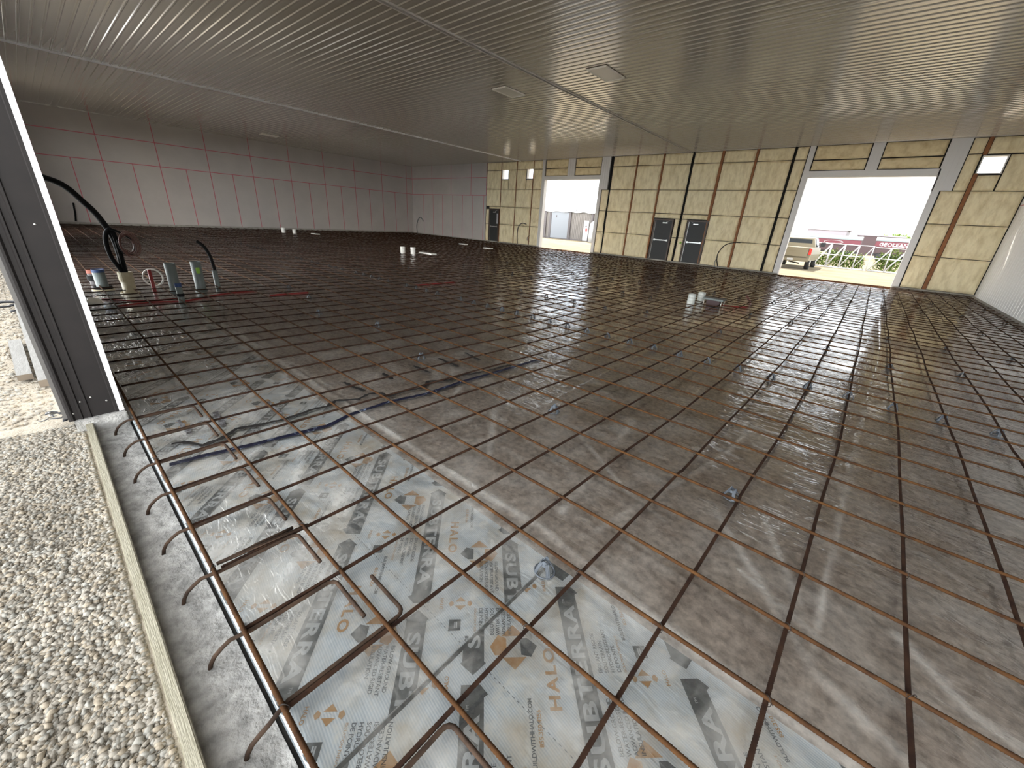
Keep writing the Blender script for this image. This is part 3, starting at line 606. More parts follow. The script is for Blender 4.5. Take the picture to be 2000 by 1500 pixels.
# ------------------------------------------------------------------ clear plastic film over foam and soil
def ridge(X, Y, pts, h, w):
    out = np.zeros_like(X)
    for (ax, ay), (bx, by) in zip(pts, pts[1:]):
        dx, dy = bx - ax, by - ay; L2 = dx * dx + dy * dy; t = ((X - ax) * dx + (Y - ay) * dy) / L2; tcl = np.clip(t, 0, 1)
        d = np.hypot(X - ax - tcl * dx, Y - ay - tcl * dy); out = np.maximum(out, h * np.exp(-(d / w) ** 2))
    return out
RID = [([(-6, 1.36), (-.33, 1.37), (.05, 1.40), (.50, 1.34), (.84, 1.30), (1.2, 1.27), (2.2, 1.25)], .016, .035),
       ([(1.6, 22), (1.60, 8.25), (1.47, 5.35), (1.40, 3.64), (1.37, 2.33), (1.35, 1.30)], .012, .018),
       ([(.77, 2.32), (1.39, 1.52), (1.67, 1.39)], .012, .03), ([(1.39, 1.54), (1.72, 1.38)], .014, .025), ([(1.01, 2.49), (1.28, 1.89)], .010, .02),
       ([(1.64, 2.02), (1.86, 1.78), (2.1, 1.72)], .012, .03), ([(.57, 1.98), (.25, 2.08), (-.4, 2.5)], .008, .02), ([(.3, 1.6), (.62, 3.2), (.70, 4.5), (.8, 9)], .012, .022),
       ([(-.19, 3.15), (.06, 1.60)], .012, .03), ([(-1.2, 2.3), (-.5, 1.5)], .010, .025), ([(-1.8, 2.4), (-1.3, 1.5)], .010, .03), ([(1.75, 2.8), (2.5, 2.2)], .012, .03), ([(1.0, 1.9), (1.7, 1.6)], .010, .02),
       ([(2.9, 1.4), (3.0, 8), (3.1, 22)], .014, .025), ([(2.45, 2), (2.6, 7), (2.7, 22)], .012, .02), ([(-4.5, 1.4), (-2, 1.45)], .01, .03),
       ([(-.62, .95), (-.52, .6), (-.35, .3)], .012, .03), ([(.62, .95), (.85, .55), (1.0, .3)], .010, .015), ([(-1.9, .9), (-1.2, .5), (-.9, .6)], .008, .03), ([(-1.5, .2), (-.8, .45), (-.6, .2)], .008, .03)]
RID += [([(x, 1.4), (x + random.uniform(-.3, .3), 9), (x + random.uniform(-.4, .4), 22.5)], .014, .03) for x in (-.9, -3.2, -5.4, -8, -11, -14.5, -18, -22, -26)]
for k in range(-10, 7):   # film puckers radiating from the row of bar supports
    for j in range(3):
        a = random.uniform(0, 6.28); cx, cy = .13 + .39 * k, 5.6; RID.append(([(cx + .05 * math.cos(a), cy + .05 * math.sin(a)), (cx + .3 * math.cos(a), cy + .3 * math.sin(a))], .010, .012))
for cx, cy in ((.81, 2.57), (-.8, 2.67), (.24, 1.19)):
    for j in range(7):
        a = random.uniform(0, 6.28); RID.append(([(cx + .05 * math.cos(a), cy + .05 * math.sin(a)), (cx + .28 * math.cos(a), cy + .28 * math.sin(a))], .008, .010))
def zfilm(X, Y):
    z = .004 + .006 * (vnoise(X, Y, .45, 21) + .5) + .004 * (vnoise(X * 1.0, Y * 2.2, .12, 22) + .5) + .002 * (vnoise(X * 2, Y, .045, 23) + .5)
    z = z * np.where(Y < 1.22, .35, 1.0) + np.where(Y < 1.22, .0012, 0)
    for p, h, w in RID: z = np.maximum(z, z * .3 + ridge(X, Y, p, h, w)) if max(abs(q[0]) for q in p) < 99 else z
    return z
xs = np.concatenate([np.arange(X1 + .13, -6, .25), np.arange(-6, -2.4, .06), np.arange(-2.4, 2.8, .022), np.arange(2.8, X3 - .2, .05), [X3 - .15]])
ys = np.concatenate([np.arange(.004, 4.2, .022), np.arange(4.2, 8, .05), np.arange(8, Y2 - .12, .3), [Y2 - .11]])
fme = grid(xs, ys, zfilm, 'plastic_film'); fo = link('plastic_film', fme, 'film')
fa = fme.attributes.new('fold', 'FLOAT', 'POINT'); Xg, Yg = np.meshgrid(xs, ys, indexing='ij'); fv = np.zeros_like(Xg)
for i_, (p, h, w) in enumerate(RID[:20]): fv = np.maximum(fv, ridge(Xg, Yg, p, 1.0 if i_ == 0 else .5, w * (.85 if i_ == 0 else .8)) * (.55 + 1.2 * vnoise(Xg, Yg, .5, 77 + i_)).clip(.1, 1))
fa.data.foreach_set('value', fv.ravel().astype(np.float32)); tag(fo, 'wrinkled clear plastic vapour sheet spread under the rebar', 'plastic sheet')

# tape, mastic and smears on the film
def ribbon(pts, w, z, name, m, lab, cat, seed=0, ragged=.3, group=None):
    r = random.Random(seed); P = []
    for a, b in zip(pts, pts[1:]):
        n = max(2, int((Vector(b) - Vector(a)).length / .03))
        for i in range(n): P.append(Vector(a).lerp(Vector(b), i / n))
    P.append(Vector(pts[-1])); vs = []
    for i, p in enumerate(P):
        d = (P[min(i + 1, len(P) - 1)] - P[max(i - 1, 0)]); d.z = 0; d.normalize(); s = Vector((-d.y, d.x, 0)) * w / 2
        a = 1 + r.uniform(-ragged, ragged); b = 1 + r.uniform(-ragged, ragged)
        q1 = p + s * a; q2 = p - s * b; vs += [(q1.x, q1.y, z + .001), (q2.x, q2.y, z + .001), (q1.x, q1.y, z + .004), (q2.x, q2.y, z + .004)]
    fs = []
    for i in range(len(P) - 1):
        k = 4 * i; fs += [(k + 2, k + 6, k + 7, k + 3), (k, k + 1, k + 5, k + 4), (k, k + 4, k + 6, k + 2), (k + 1, k + 3, k + 7, k + 5)]
    fs += [(0, 2, 3, 1), (len(vs) - 4, len(vs) - 3, len(vs) - 1, len(vs) - 2)]
    return tag(MB().add(vs, fs).build(name, m), lab, cat, group)
Z2 = lambda L, z=.01: [hz(u, v, z) for u, v in L]
ribbon(Z2([(331, 908), (400, 890), (480, 872), (560, 852), (640, 832), (668, 818), (690, 808), (760, 785), (830, 770), (905, 745), (985, 722), (1060, 700)], .014), .042, .014, 'seam_tape', 'navytape', 'navy blue tape strip running across the foam and film', 'tape', 3, .18)
ribbon(Z2([(335, 868), (355, 864), (395, 870), (420, 862), (445, 850), (462, 838), (500, 832), (560, 818), (612, 800), (640, 793), (655, 783), (700, 780), (720, 770), (745, 768), (760, 775), (790, 764), (828, 758), (836, 745), (880, 743), (895, 735), (925, 730), (960, 722), (1000, 712)], .016), .034, .016, 'mastic_line', 'mastic', 'squiggly black mastic bead running beside the navy tape', 'sealant', 4, .5)
for i, (a, b) in enumerate((((672, 747), (711, 764)), ((748, 729), (767, 741)), ((807, 715), (840, 728)), ((857, 700), (895, 716)), ((908, 689), (937, 703)), ((348, 821), (372, 847)), ((420, 805), (438, 832)), ((522, 785), (548, 808)))):
    ribbon(Z2([a, b], .014), .035, .014, 'mastic_smear', 'smear' if i > 4 else 'mastic', '%s short black mastic smear from the camera side, beyond the squiggly bead' % ['fourth', 'fifth', 'sixth', 'seventh', 'farthest', 'nearest', 'second', 'third'][i], 'sealant', 40 + i, .5, 'black mastic smears')
# ------------------------------------------------------------------ rebar mat
def xk(k, y):
    kk = max(-10, min(10, k)); near = .4103 * kk; far = .39 * kk + .13; e = .4 * (k - kk)
    t = min(1, max(0, y / 5.6)); t = t * t * (3 - 2 * t); return near + (far - near) * t + e
ZB, ZA = .088, .070
def bar(pts_fn, t0, t1, axis, r, near, name, m):
    # pts_fn(t) -> Vector ; fine ribbed rings where near the camera
    ts = []; t = t0
    while t < t1:
        ts.append(t); p = pts_fn(t); d = math.dist(p, CAMPOS)
        t += .0062 if (near and d < 3.6) else (.1 if d < 6 else .45)
    ts.append(t1)
    pts = [pts_fn(t) for t in ts]; rs = []; k = 0
    for i, p in enumerate(pts):
        fine = near and math.dist(p, CAMPOS) < 3.65
        k += 1; rs.append(r * (1.13 if k % 2 else .96) if fine else r * 1.05)
    n = 8 if near else 5
    return MB().tube(pts, rs, n).build(name, m)
def wob(seed):
    r = random.Random(seed); a, b, c = r.uniform(0, 6), r.uniform(0, 6), r.uniform(.8, 1.3)
    return lambda t: (.006 * math.sin(t * 1.1 * c + a) + .004 * math.sin(t * 3.1 + b), .0035 * math.sin(t * 2.3 * c + b))
PIPES_X = []
R0 = .0088
long_names = {0: 'rusty rebar lying directly over the foam edge beside the concrete footing', 3: 'rusty orange rebar lying along the film fold at the foam board edge'}
for j in range(0, 57):
    w = wob(j); y0 = .4 * j + .01; near = j <= 9
    a, b = X1 + .2, X3 - .15
    f = (lambda w, y0: (lambda t: Vector((t, y0 + w(t)[0] * (1 if y0 > .5 else .3), ZB + w(t)[1] * (1.6 if y0 > 8 else .5)))))(w, y0)
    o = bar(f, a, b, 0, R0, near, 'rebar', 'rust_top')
    lab = long_names.get(j)
    if lab is None and j < 10: lab = 'rusty rebar parallel to the form board, %s one counted from the footing' % ORD[j]
    tag(o, lab or 'rusty rebar crossing the hall parallel to the back wall, beyond the first ten', 'rebar', 'rebars laid across the hall parallel to the back wall')
klist = list(range(-77, 11))
for k in klist:
    w = wob(1000 + k); near = -7 <= k <= 7
    f = (lambda w, k: (lambda t: Vector((xk(k, t) + w(t)[0] * (1 if t > 2.5 else .4), t, ZA + w(t)[1] * (2.2 if t > 5 else .4)))))(w, k)
    y0 = .02 if not (-8 <= k <= 2) else (-.0 if k not in (-2, 3) else .03)
    if xk(k, 3) > X3 - .15 or xk(k, 3) < X1 + .2: continue
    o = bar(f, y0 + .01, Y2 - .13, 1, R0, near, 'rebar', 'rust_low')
    if -7 <= k <= 7: lab = 'dark rusty rebar running from the footing to the back wall, %s from the brown jamb' % ORD[k + 7]
    elif k > 7: lab = 'dark rusty rebar running toward the back wall near the right wall, %s from that wall' % ORD[10 - k if 10 - k >= 0 else 0]
    else: lab = 'dark rusty rebar running lengthwise, in the shaded field beyond the brown jamb'
    tag(o, lab, 'rebar', 'rebars laid from the footing to the back wall')
# hooked dowels rising out of the footing
for k in range(-7, 3):
    x = .4103 * k; xo = x + .021; s = 1; yb = .372
    if k == 0: s = -1; yb = .50; xo = x - .021
    P = [(x - .012, -.125, -.075), (x - .012, -.123, -.045), (x - .010, -.115, -.012), (x - .006, -.098, .020), (x, -.072, .046), (x, -.040, .062), (x + (xo - x) * .5, -.008, .068)]
    y = .03
    while y < yb - .035: P.append((xo, y, ZA)); y += .0065 if (-5 <= k) else .03
    for q in range(1, 7):
        t = q / 6 * math.pi / 2; P.append((xo + s * (.035 - .035 * math.cos(t)), yb - .035 + .035 * math.sin(t), ZA))
    xx = .045
    while xx < .27: P.append((xo + s * xx, yb, ZA + .0)); xx += .0065
    rs = [R0 * (1.1 if (i % 2 and i > 6) else .95) for i in range(len(P))]
    n_ = {0: 'long', 1: 'long'}
    tag(MB().tube(P, rs, 8).build('hooked_dowel', 'rust_dowel'), 'curved rusty dowel rising from the concrete footing, %s from the brown jamb' % ORD[k + 7], 'rebar', 'curved dowels rising from the footing')
# short lap bars beside crossings
tag(MB().tube([(x, .4 * 1 + .032, ZB) for x in np.arange(-.80, -.80 + .9, .0065)][:1] + [(-.845, .03, ZA + .012), (-.845, .2, ZA + .012), (-.842, .37, ZA + .012)], R0, 8).build('rebar_offcut', 'rust_dowel'), 'short straight rebar offcut doubled on top of a dowel near the footing', 'rebar')
# tie wires
tmb = MB()
for rr_, zz in ((.0145, 0), (.0150, .004)):
    tmb.tube([(rr_ * 1.1 * math.cos(t) * .75 + .0, rr_ * 1.1 * math.cos(t) * .75, .001 + zz + .020 * math.sin(t)) for t in np.linspace(0, 2 * math.pi, 14)[:-1]], .0010, 5, closed=True)
tmb.tube([(-.011, -.011, .010), (-.018, -.016, .016), (-.022, -.014, .022), (-.019, -.010, .025)], .0010, 5)
tme = tmb.mesh('tie_wire'); tme.materials.append(M['wire']); rt = random.Random(5)
for k in range(-7, 8):
    for j in range(0, 9):
        if rt.random() < .5:
            o = link('tie_wire', tme, None, None, (xk(k, .4 * j), .4 * j + .01, (ZA + ZB) / 2)); o.rotation_euler.z = rt.choice([0, math.pi / 2])
            tag(o, 'small dark wire tie twisted round a crossing of two near rebars', 'wire tie', 'wire ties at the near rebar crossings')

# ------------------------------------------------------------------ bar supports
def chair_meshes():
    b = MB(); b.tube([(.046 * math.cos(t), .046 * math.sin(t), .004) for t in np.linspace(0, 2 * math.pi, 25)[:-1]], .0042, 6, closed=True)
    legs = []
    for q in range(4):
        a = q * math.pi / 2 + math.pi / 4; c, s = math.cos(a), math.sin(a); t = Vector((-s, c, 0)); m = MB(); P = [(.044, .003, .009), (.034, .03, .0085), (.022, .052, .009), (.016, .064, .010)]
        vs = []
        for r_, z, w in P:
            for ww, o in ((-w, 0), (w, 0), (w, .004), (-w, .004)): vs.append(tuple(Vector((c, s, 0)) * (r_ + o) + t * ww + Vector((0, 0, z))))
        fs = [(0, 3, 2, 1), (12, 13, 14, 15)]
        for i in range(3):
            for e in range(4): fs.append((i * 4 + e, i * 4 + (e + 1) % 4, i * 4 + 4 + (e + 1) % 4, i * 4 + 4 + e))
        m.add(vs, fs); m.tube([tuple(Vector((c, s, 0)) * (rr + .003) + Vector((0, 0, z))) for rr, z, _ in P], .002, 5); legs.append(m)
    cup = MB(); n = 16
    for (z0, z1, r0, r1) in ((.048, .062, .022, .018),):
        vs = [(r0 * math.cos(i * 2 * math.pi / n), r0 * math.sin(i * 2 * math.pi / n), z0) for i in range(n)] + [(r1 * math.cos(i * 2 * math.pi / n), r1 * math.sin(i * 2 * math.pi / n), z1 + (.022 if i in (3, 4, 5, 11, 12, 13) else (0.0 if i not in (2, 6, 10, 14) else .008)) * .0 + (.020 * max(0, abs(math.sin(i * 2 * math.pi / n)) - .6) / .4)) for i in range(n)]
        vs += [(x * .8, y * .8, z) for x, y, z in vs[n:]] + [(x * .8, y * .8, z) for x, y, z in vs[:n]]
        fs = []
        for lv in range(3):
            for i in range(n): fs.append((lv * n + i, lv * n + (i + 1) % n, lv * n + n + (i + 1) % n, lv * n + n + i))
        for i in range(n): fs.append((3 * n + i, 3 * n + (i + 1) % n, (i + 1) % n, i))
        cup.add(vs, fs, 0, False)
    return b, legs, cup
cb, cl, cc = chair_meshes()
CM = [('base_ring', cb.mesh('base_ring')), *[('leg', l.mesh('leg')) for l in cl], ('saddle', cc.mesh('saddle'))]
for _, me in CM: me.materials.append(M['chair'])
chair0 = empty('rebar_chair', (0, 0, 0))
for nm, me in CM: link(nm, me, None, chair0)
allm = MB()
for _, me in CM: allm.add([v.co[:] for v in me.vertices], [tuple(p.vertices) for p in me.polygons])
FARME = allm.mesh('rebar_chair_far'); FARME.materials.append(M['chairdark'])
first = True
def chair(x, y, lab, grp, far=False, rz=None):
    global first
    z = .004
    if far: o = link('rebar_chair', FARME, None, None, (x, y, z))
    elif first: o = chair0; first = False
    else: o = copy_tree(chair0)
    o.location = (x, y, z); o.scale = (1.12, 1.12, 1.0); o.rotation_euler = (0, 0, rz if rz is not None else random.uniform(0, 6.28)); tag(o, lab, 'rebar support', grp)
GN = 'grey plastic bar supports near the camera'
chair(.255, 1.155, 'grey plastic rebar chair on the foam board edge, nearest the camera', GN, rz=.2)
chair(.80, 2.555, 'grey rebar chair standing on the film right of centre, second nearest', GN, rz=1.2)
chair(-.80, 2.70, 'grey rebar chair in the middle of the mat, right of the navy tape', GN, rz=.5)
chair(-2.81, 2.66, 'pale grey rebar chair left of the navy tape end', GN); chair(-4.45, 3.05, 'small grey rebar chair alone in the left middle of the mat', GN)
chair(-5.70, 2.7, 'small grey rebar chair nearer of the pair right of the grey pipes', GN); chair(-7.0, 3.1, 'small grey rebar chair farther of the pair right of the grey pipes', GN)
chair(-8.3, 3.24, 'small dark rebar chair standing behind the grey pipes', GN)
rowx = [.13 + .39 * k for k in range(9, -12, -1)]
for i, x in enumerate(rowx):
    if x > X3 - .2: continue
    chair(x, 5.6, 'dark rebar chair in the long support row, %s from the right' % (ORD[i] if i < 20 else 'last'), 'the long row of bar supports')
rc = random.Random(9); cnt = 0
for rowy, step, jit in ((5.6, 1, 0), (7.75, 2, .1), (10.1, 2, .15), (12.6, 2, .15), (15.6, 2, .2), (18.4, 3, .2), (21, 3, .2)):
    for k in range(10, -74, -step):
        if rowy < 6 and k > -12: continue
        if cnt > 245: break
        x = xk(k, rowy) ; y = rowy + rc.uniform(-jit, jit)
        if k < -45 and rc.random() < .6: continue
        if x > X3 - .2 or rc.random() < .12: continue
        y = round(y / .4) * .4 + .01 if jit else rowy
        chair(x, y, 'tiny dark rebar chair far out in the rebar field', 'far bar supports across the rebar field', True); cnt += 1

# ------------------------------------------------------------------ pipes and cables coming up through the mat
def pipe(pb, pt, zbase, r, nm, m, lab, cat='pipe', hollow=True, n=20, height=None):
    b = hz(*pb, zbase); 
    d = Vector((CAMPOS[0] - b.x, CAMPOS[1] - b.y, 0)).normalized()
    # height from the top pixel on the vertical through the base
    if height is None:
        rr = ray(*pt); t = math.hypot(b.x - CAMPOS[0], b.y - CAMPOS[1]) / math.hypot(rr[0], rr[1]); height = CAMPOS[2] + rr[2] * t
    e = empty(nm, (b.x, b.y, 0)); tag(e, lab, cat)
    mb = MB(); ri = r * .9; H = height
    vs = []
    for rad, z in ((r, -.02), (r, H), (ri, H), (ri, H - .15)):
        vs += [(rad * math.cos(i * 2 * math.pi / n), rad * math.sin(i * 2 * math.pi / n), z) for i in range(n)]
    fs = []
    for lv in range(3):
        for i in range(n): fs.append((lv * n + i, lv * n + (i + 1) % n, lv * n + n + (i + 1) % n, lv * n + n + i))
    fs.append(tuple(3 * n + i for i in range(n))); mb.add(vs, fs, 0, True); mb.build('pipe_body', m, e)
    return e, H
def ring_part(e, z, r, h, nm, m):
    n = 20; vs = []
    for rad, zz in ((r, z), (r, z + h), (r * .86, z + h), (r * .86, z)): vs += [(rad * math.cos(i * 2 * math.pi / n), rad * math.sin(i * 2 * math.pi / n), zz) for i in range(n)]
    fs = [(lv * n + i, lv * n + (i + 1) % n, ((lv + 1) % 4) * n + (i + 1) % n, ((lv + 1) % 4) * n + i) for lv in range(4) for i in range(n)]
    return MB().add(vs, fs, 0, False).build(nm, m, e)
e, H = pipe((345, 572), (333, 514), 0, .085, 'conduit_pipe', 'pvcgrey', 'thick grey pipe standing behind the small blue-taped pipe')
ring_part(e, .0, .10, .05, 'collar', 'pvcgrey')
e, H = pipe((394, 568), (382, 511), 0, .085, 'conduit_pipe', 'pvcgrey', 'thick grey pipe with a lime paint mark')
ring_part(e, .0, .10, .04, 'collar', 'pvcgrey'); MB().bevbox(.06, .09, -.03, .03, H * .62, H * .82, .005).build('paint_mark', 'lime', e)
e, H = pipe((357, 594), (346, 553), 0, .045, 'conduit_pipe', 'pvcgrey', 'short thin grey pipe with blue and black tape')
ring_part(e, H - .06, .048, .06, 'blue_tape_band', 'blue'); ring_part(e, H - .22, .053, .05, 'black_tape_band', 'blackrubber')
e, H = pipe((203, 566), (193, 527), 0, .085, 'conduit_pipe', 'pvcgrey', 'grey pipe with a blue rim right beside the jamb edge')
ring_part(e, H - .04, .09, .05, 'blue_rim', 'blue'); ring_part(e, .02, .13, .05, 'black_wrap', 'blackrubber'); ring_part(e, .0, .16, .02, 'cream_ring', 'pvctan')
e, H = pipe((190, 560), (178, 528), 0, .08, 'conduit_pipe', 'sheddark', 'dark pipe with an orange rim touching the jamb edge'); ring_part(e, H - .05, .085, .06, 'orange_rim', 'orange'); ring_part(e, .12, .10, .10, 'dark_wrap', 'blackrubber')
e, H = pipe((256, 573), (243, 531), 0, .095, 'cable_riser', 'pvctan', 'cream plastic riser pipe with black cables coming out')
ring_part(e, H - .16, .105, .16, 'coupling', 'pvctan'); ring_part(e, .0, .14, .03, 'flange', 'pvctan'); riser = e; rb = hz(256, 573, 0)
e, H = pipe((303, 571), (296, 526), 0, .028, 'stub_pipe', 'redpipe', 'thin dark red stub pipe with a white ring round it', n=12)
rp = hz(303, 571, 0)
tag(MB().tube([(rp.x + .11 * math.cos(t) * .6, rp.y + .13 * math.cos(t) + .03, .27 + .15 * math.sin(t)) for t in np.linspace(0, 2 * math.pi, 25)[:-1]], .014, 8, closed=True).build('white_hose_ring', 'pvcwhite'), 'white plastic ring hung round the thin red stub pipe', 'hose')
e, H = pipe((427, 566), (420, 528), 0, .045, 'cable_conduit', 'pvcgrey', 'thin grey conduit with a black cable bending out to the left', n=14); b = hz(427, 566, 0)
def onvert(p, pts, extra=None):   # points on the vertical plane through p facing the camera
    n = Vector((CAMPOS[0] - p.x, CAMPOS[1] - p.y, 0)).normalized(); out = []
    for i, (u, v) in enumerate(pts):
        d = Vector(ray(u, v)); c = Vector(CAMPOS); o_ = (extra[i] if extra else 0)
        t = ((p + n * o_ - c).dot(n)) / d.dot(n); out.append(c + d * t)
    return out
def smooth(P, k=6):
    out = []; n = len(P)
    for i in range(n - 1):
        p0, p1, p2, p3 = P[max(i - 1, 0)], P[i], P[i + 1], P[min(i + 2, n - 1)]
        for j in range(k):
            t = j / k; out.append(.5 * ((2 * p1) + (-p0 + p2) * t + (2 * p0 - 5 * p1 + 4 * p2 - p3) * t * t + (-p0 + 3 * p1 - 3 * p2 + p3) * t ** 3))
    out.append(P[-1]); return out
tag(MB().tube(smooth(onvert(b, [(421, 532), (417, 520), (410, 500), (400, 484), (390, 475), (383, 471)])), .03, 10).build('black_cable', 'blackrubber'), 'black cable bending out of the thin grey conduit', 'cable')
rbv = Vector((rb.x, rb.y, 0))
tag(MB().tube(smooth(onvert(rbv, [(244, 536), (239, 520), (231, 490), (220, 462), (205, 440), (185, 415), (160, 392), (135, 370), (112, 356), (80, 345)], [0, 0, 0, 0, 0, 0, .0, .0, 0, 0])), .045, 10).build('black_cable', 'blackrubber'), 'thick black cable arching up left from the riser behind the jamb', 'cable')
tag(MB().tube(smooth(onvert(rbv, [(241, 536), (232, 522), (219, 505), (210, 485), (206, 465), (209, 451), (217, 449), (224, 462), (232, 485), (240, 512), (246, 534)], [.05] * 11)), .034, 10).build('black_cable', 'blackrubber'), 'black cable loop standing out of the cream riser', 'cable')
cp = [(214, 448), (225, 450), (240, 458), (255, 466), (263, 476), (262, 490), (252, 497), (241, 493), (233, 480), (229, 468)]
tag(MB().tube(smooth(onvert(rbv, cp, [.1] * 10)), .018, 8).build('black_cable', 'blackrubber'), 'thinner black cable curling right around the brown wire coil', 'cable')
mbc = MB()
for q in range(8):
    c0 = onvert(rbv, [(247 + q * 1.0, 477 + random.uniform(-1, 1))], [.08 + q * .015])[0]; ex = onvert(rbv, [(247 + 11.5 + q * .6, 477)], [.08])[0]; R_ = (ex - c0).length * 1.3
    n_ = Vector((CAMPOS[0] - rbv.x, CAMPOS[1] - rbv.y, 0)).normalized(); sx = Vector((-n_.y, n_.x, 0))
    mbc.tube([c0 + sx * R_ * .85 * math.cos(t) + Vector((0, 0, 1)) * R_ * 1.35 * math.sin(t) for t in np.linspace(0, 2 * math.pi, 28)[:-1]], .007, 6, closed=True)
tag(mbc.build('wire_coil', 'coilwire'), 'coil of brown wire hanging on the black cables', 'wire coil')
hp = hz(188, 600, 0)
tag(MB().tube([(hp.x, hp.y, .03), (hp.x, hp.y, .11), (hp.x + .01, hp.y, .12)], [.09, .085, .04], 16).build('white_disc', 'pvcwhite'), 'white round cap half hidden by the jamb', 'cap')
# red tubing on the ground
for i, L_ in enumerate(([(228, 598), (300, 590), (360, 588), (430, 575), (500, 567)], [(200, 584), (280, 588), (350, 583)], [(812, 557), (850, 554), (890, 551)], [(527, 577), (560, 574), (602, 571)])):
    tag(MB().tube(smooth([hz(u, v, .02) for u, v in L_]), .014, 6).build('red_tube', 'redpipe'), ['dark red tube on the ground in front of the grey pipes', 'short red tube on the ground beside the jamb', 'red tube under the rebar near the middle of the hall', 'red tube under the rebar right of the grey pipes'][i], 'tube')
# white and grey pipes out on the field
for (pb, pt, r, m, lab) in (((787, 498), (787, 482), .10, 'pvcwhite', 'left one of the two white pipe stubs in mid field'), ((807, 499.5), (807, 483), .10, 'pvcwhite', 'right one of the two white pipe stubs in mid field'),
                            ((554.5, 457), (554.5, 445), .11, 'pvcwhite', 'left one of the two white pipe stubs far by the left wall'), ((576, 458.5), (576, 448), .11, 'pvcwhite', 'right one of the two white pipe stubs far by the left wall')):
    e, H = pipe(pb, pt, 0, r, 'pipe_stub', m, lab); ring_part(e, H - .06, r * 1.06, .06, 'rim', m)
for (u, v, w, lab) in ((616, 457, .35, 'white flat cover lying far by the left wall'), (835, 495, .45, 'pale flat drain cover right of the two white stubs'), (905, 477, .28, 'white flat disc lying left of the far left door foot'), (953, 485, .28, 'white flat disc nearer the small garage opening')):
    p = hz(u, v, .12); tag(MB().bevbox(-w, w, -.14, .14, .10, .15, .01).build('floor_cover', 'pvcwhite', None, (p.x, p.y, 0)), lab, 'cover')
for (pb, pt, lab) in (((1347, 599), (1352, 574), 'left ribbed grey sleeve beside the floor drain'), ((1367, 592), (1372, 571), 'right ribbed grey sleeve touching the floor drain')):
    e, H = pipe(pb, pt, 0, .085, 'pipe_sleeve', 'pvcshade', lab)
    for q in range(4): ring_part(e, .02 + q * H * .24, .09, H * .12, 'rib', 'pvcshade')
p = hz(1392, 599, .0); e = empty('floor_drain', (p.x, p.y, 0)); tag(e, 'grey rectangular floor drain box on legs right of the ribbed sleeves', 'drain')
MB().bevbox(-.24, .24, -.17, .17, .17, .21, .01).build('drain_top', 'pvcgrey', e); MB().box(-.2, .2, -.13, .13, .211, .214).build('grate', 'chairdark', e); MB().bevbox(-.15, .15, -.1, .1, .02, .17, .01).build('drain_body', 'redshade', e)
for a in (-1, 1):
    for c in (-1, 1): MB().tube([(a * .2, c * .13, 0), (a * .2, c * .13, .17)], .01, 6).build('leg', 'metal', e)
tag(MB().tube(smooth([p + Vector((.15, .1, .05)), p + Vector((.6, .6, .03)), p + Vector((.5, 1.6, .03)), p + Vector((.1, 3.0, .03))]), .02, 6).build('red_tube', 'redpipe'), 'dark red tube leading away from the floor drain', 'tube')
# hoses and rods along the walls
def wallhose(pts, r, lab, m='sheddark', y=Y2 - .12): tag(MB().tube(smooth([hy(u, v, y) for u, v in pts]), r, 8).build('wall_hose', m), lab, 'hose')
wallhose([(815, 455), (814, 440), (817, 428), (822, 425), (827, 432)], .03, 'grey hose arching up in the corner of the white walls', 'pvcgrey')
wallhose([(1010, 476), (1010, 455), (1013, 442), (1020, 436), (1028, 438)], .03, 'dark hose arching up left of the small garage opening')
wallhose([(1030, 470), (1030, 464), (1034, 460)], .02, 'short dark hose end beside the cable at the small opening')
wallhose([(1402, 521), (1400, 505), (1404, 492), (1416, 479), (1432, 474), (1446, 474)], .02, 'black hose curving along the wall right of the paired doors', 'blackrubber')
wallhose([(1396, 523), (1396, 512), (1401, 503)], .015, 'small grey conduit at the foot of the curving hose', 'pvcgrey')
tag(MB().tube([hx(143, 396, X1 + .15), hx(147, 418, X1 + .15), hx(148, 432, X1 + .15)], .035, 6).build('black_rod', 'blackrubber'), 'short black rod standing against the left wall by the jamb', 'rod')
q = hy(1329, 474, Y2 - .09); tag(MB().bevbox(-.05, .05, -.004, .004, -.05, .05, .002).build('green_tag', 'lime', None, q), 'small lime green tag on the insulation between the paired doors', 'tag')

# ------------------------------------------------------------------ outside the openings
# pickup truck seen from behind
tb = hz(1567, 528, -.05)
ty = 30.6; xr = hy(1583, 500, ty).x; 
tr = empty('pickup_truck', (xr - .98, ty, -.05)); tag(tr, 'cream pickup truck seen from behind through the large opening', 'truck')
def lathe_wheel(x, y):
    w = MB(); n = 20
    prof = [(.0, -.11), (.2, -.11), (.21, -.10), (.36, -.12), (.38, -.08), (.38, .08), (.36, .12), (.21, .10), (.2, .11), (0, .11)]
    vs = [(o, r * math.cos(i * 2 * math.pi / n), .38 + r * math.sin(i * 2 * math.pi / n)) for r, o in prof for i in range(n)]
    fs = [(l * n + i, l * n + (i + 1) % n, l * n + n + (i + 1) % n, l * n + n + i) for l in range(len(prof) - 1) for i in range(n)]
    wh = w.add(vs, fs, 0, True).build('wheel', 'tyre', tr, (x, y, 0)); MB().tube([(-.125, 0, .38), (.125, 0, .38)], .19, 14).build('hub', 'metal', wh)
for x, y in ((-.86, 1.0), (.86, 1.0), (-.86, 4.3), (.86, 4.3)): lathe_wheel(x, y)
def loft(mb, sec, mi=0):   # sections of equal point count
    n = len(sec[0]); vs = [p for s in sec for p in s]; fs = [(l * n + i, l * n + (i + 1) % n, l * n + n + (i + 1) % n, l * n + n + i) for l in range(len(sec) - 1) for i in range(n)]
    fs += [tuple(range(n))[::-1], tuple((len(sec) - 1) * n + i for i in range(n))]; return mb.add(vs, fs, mi)
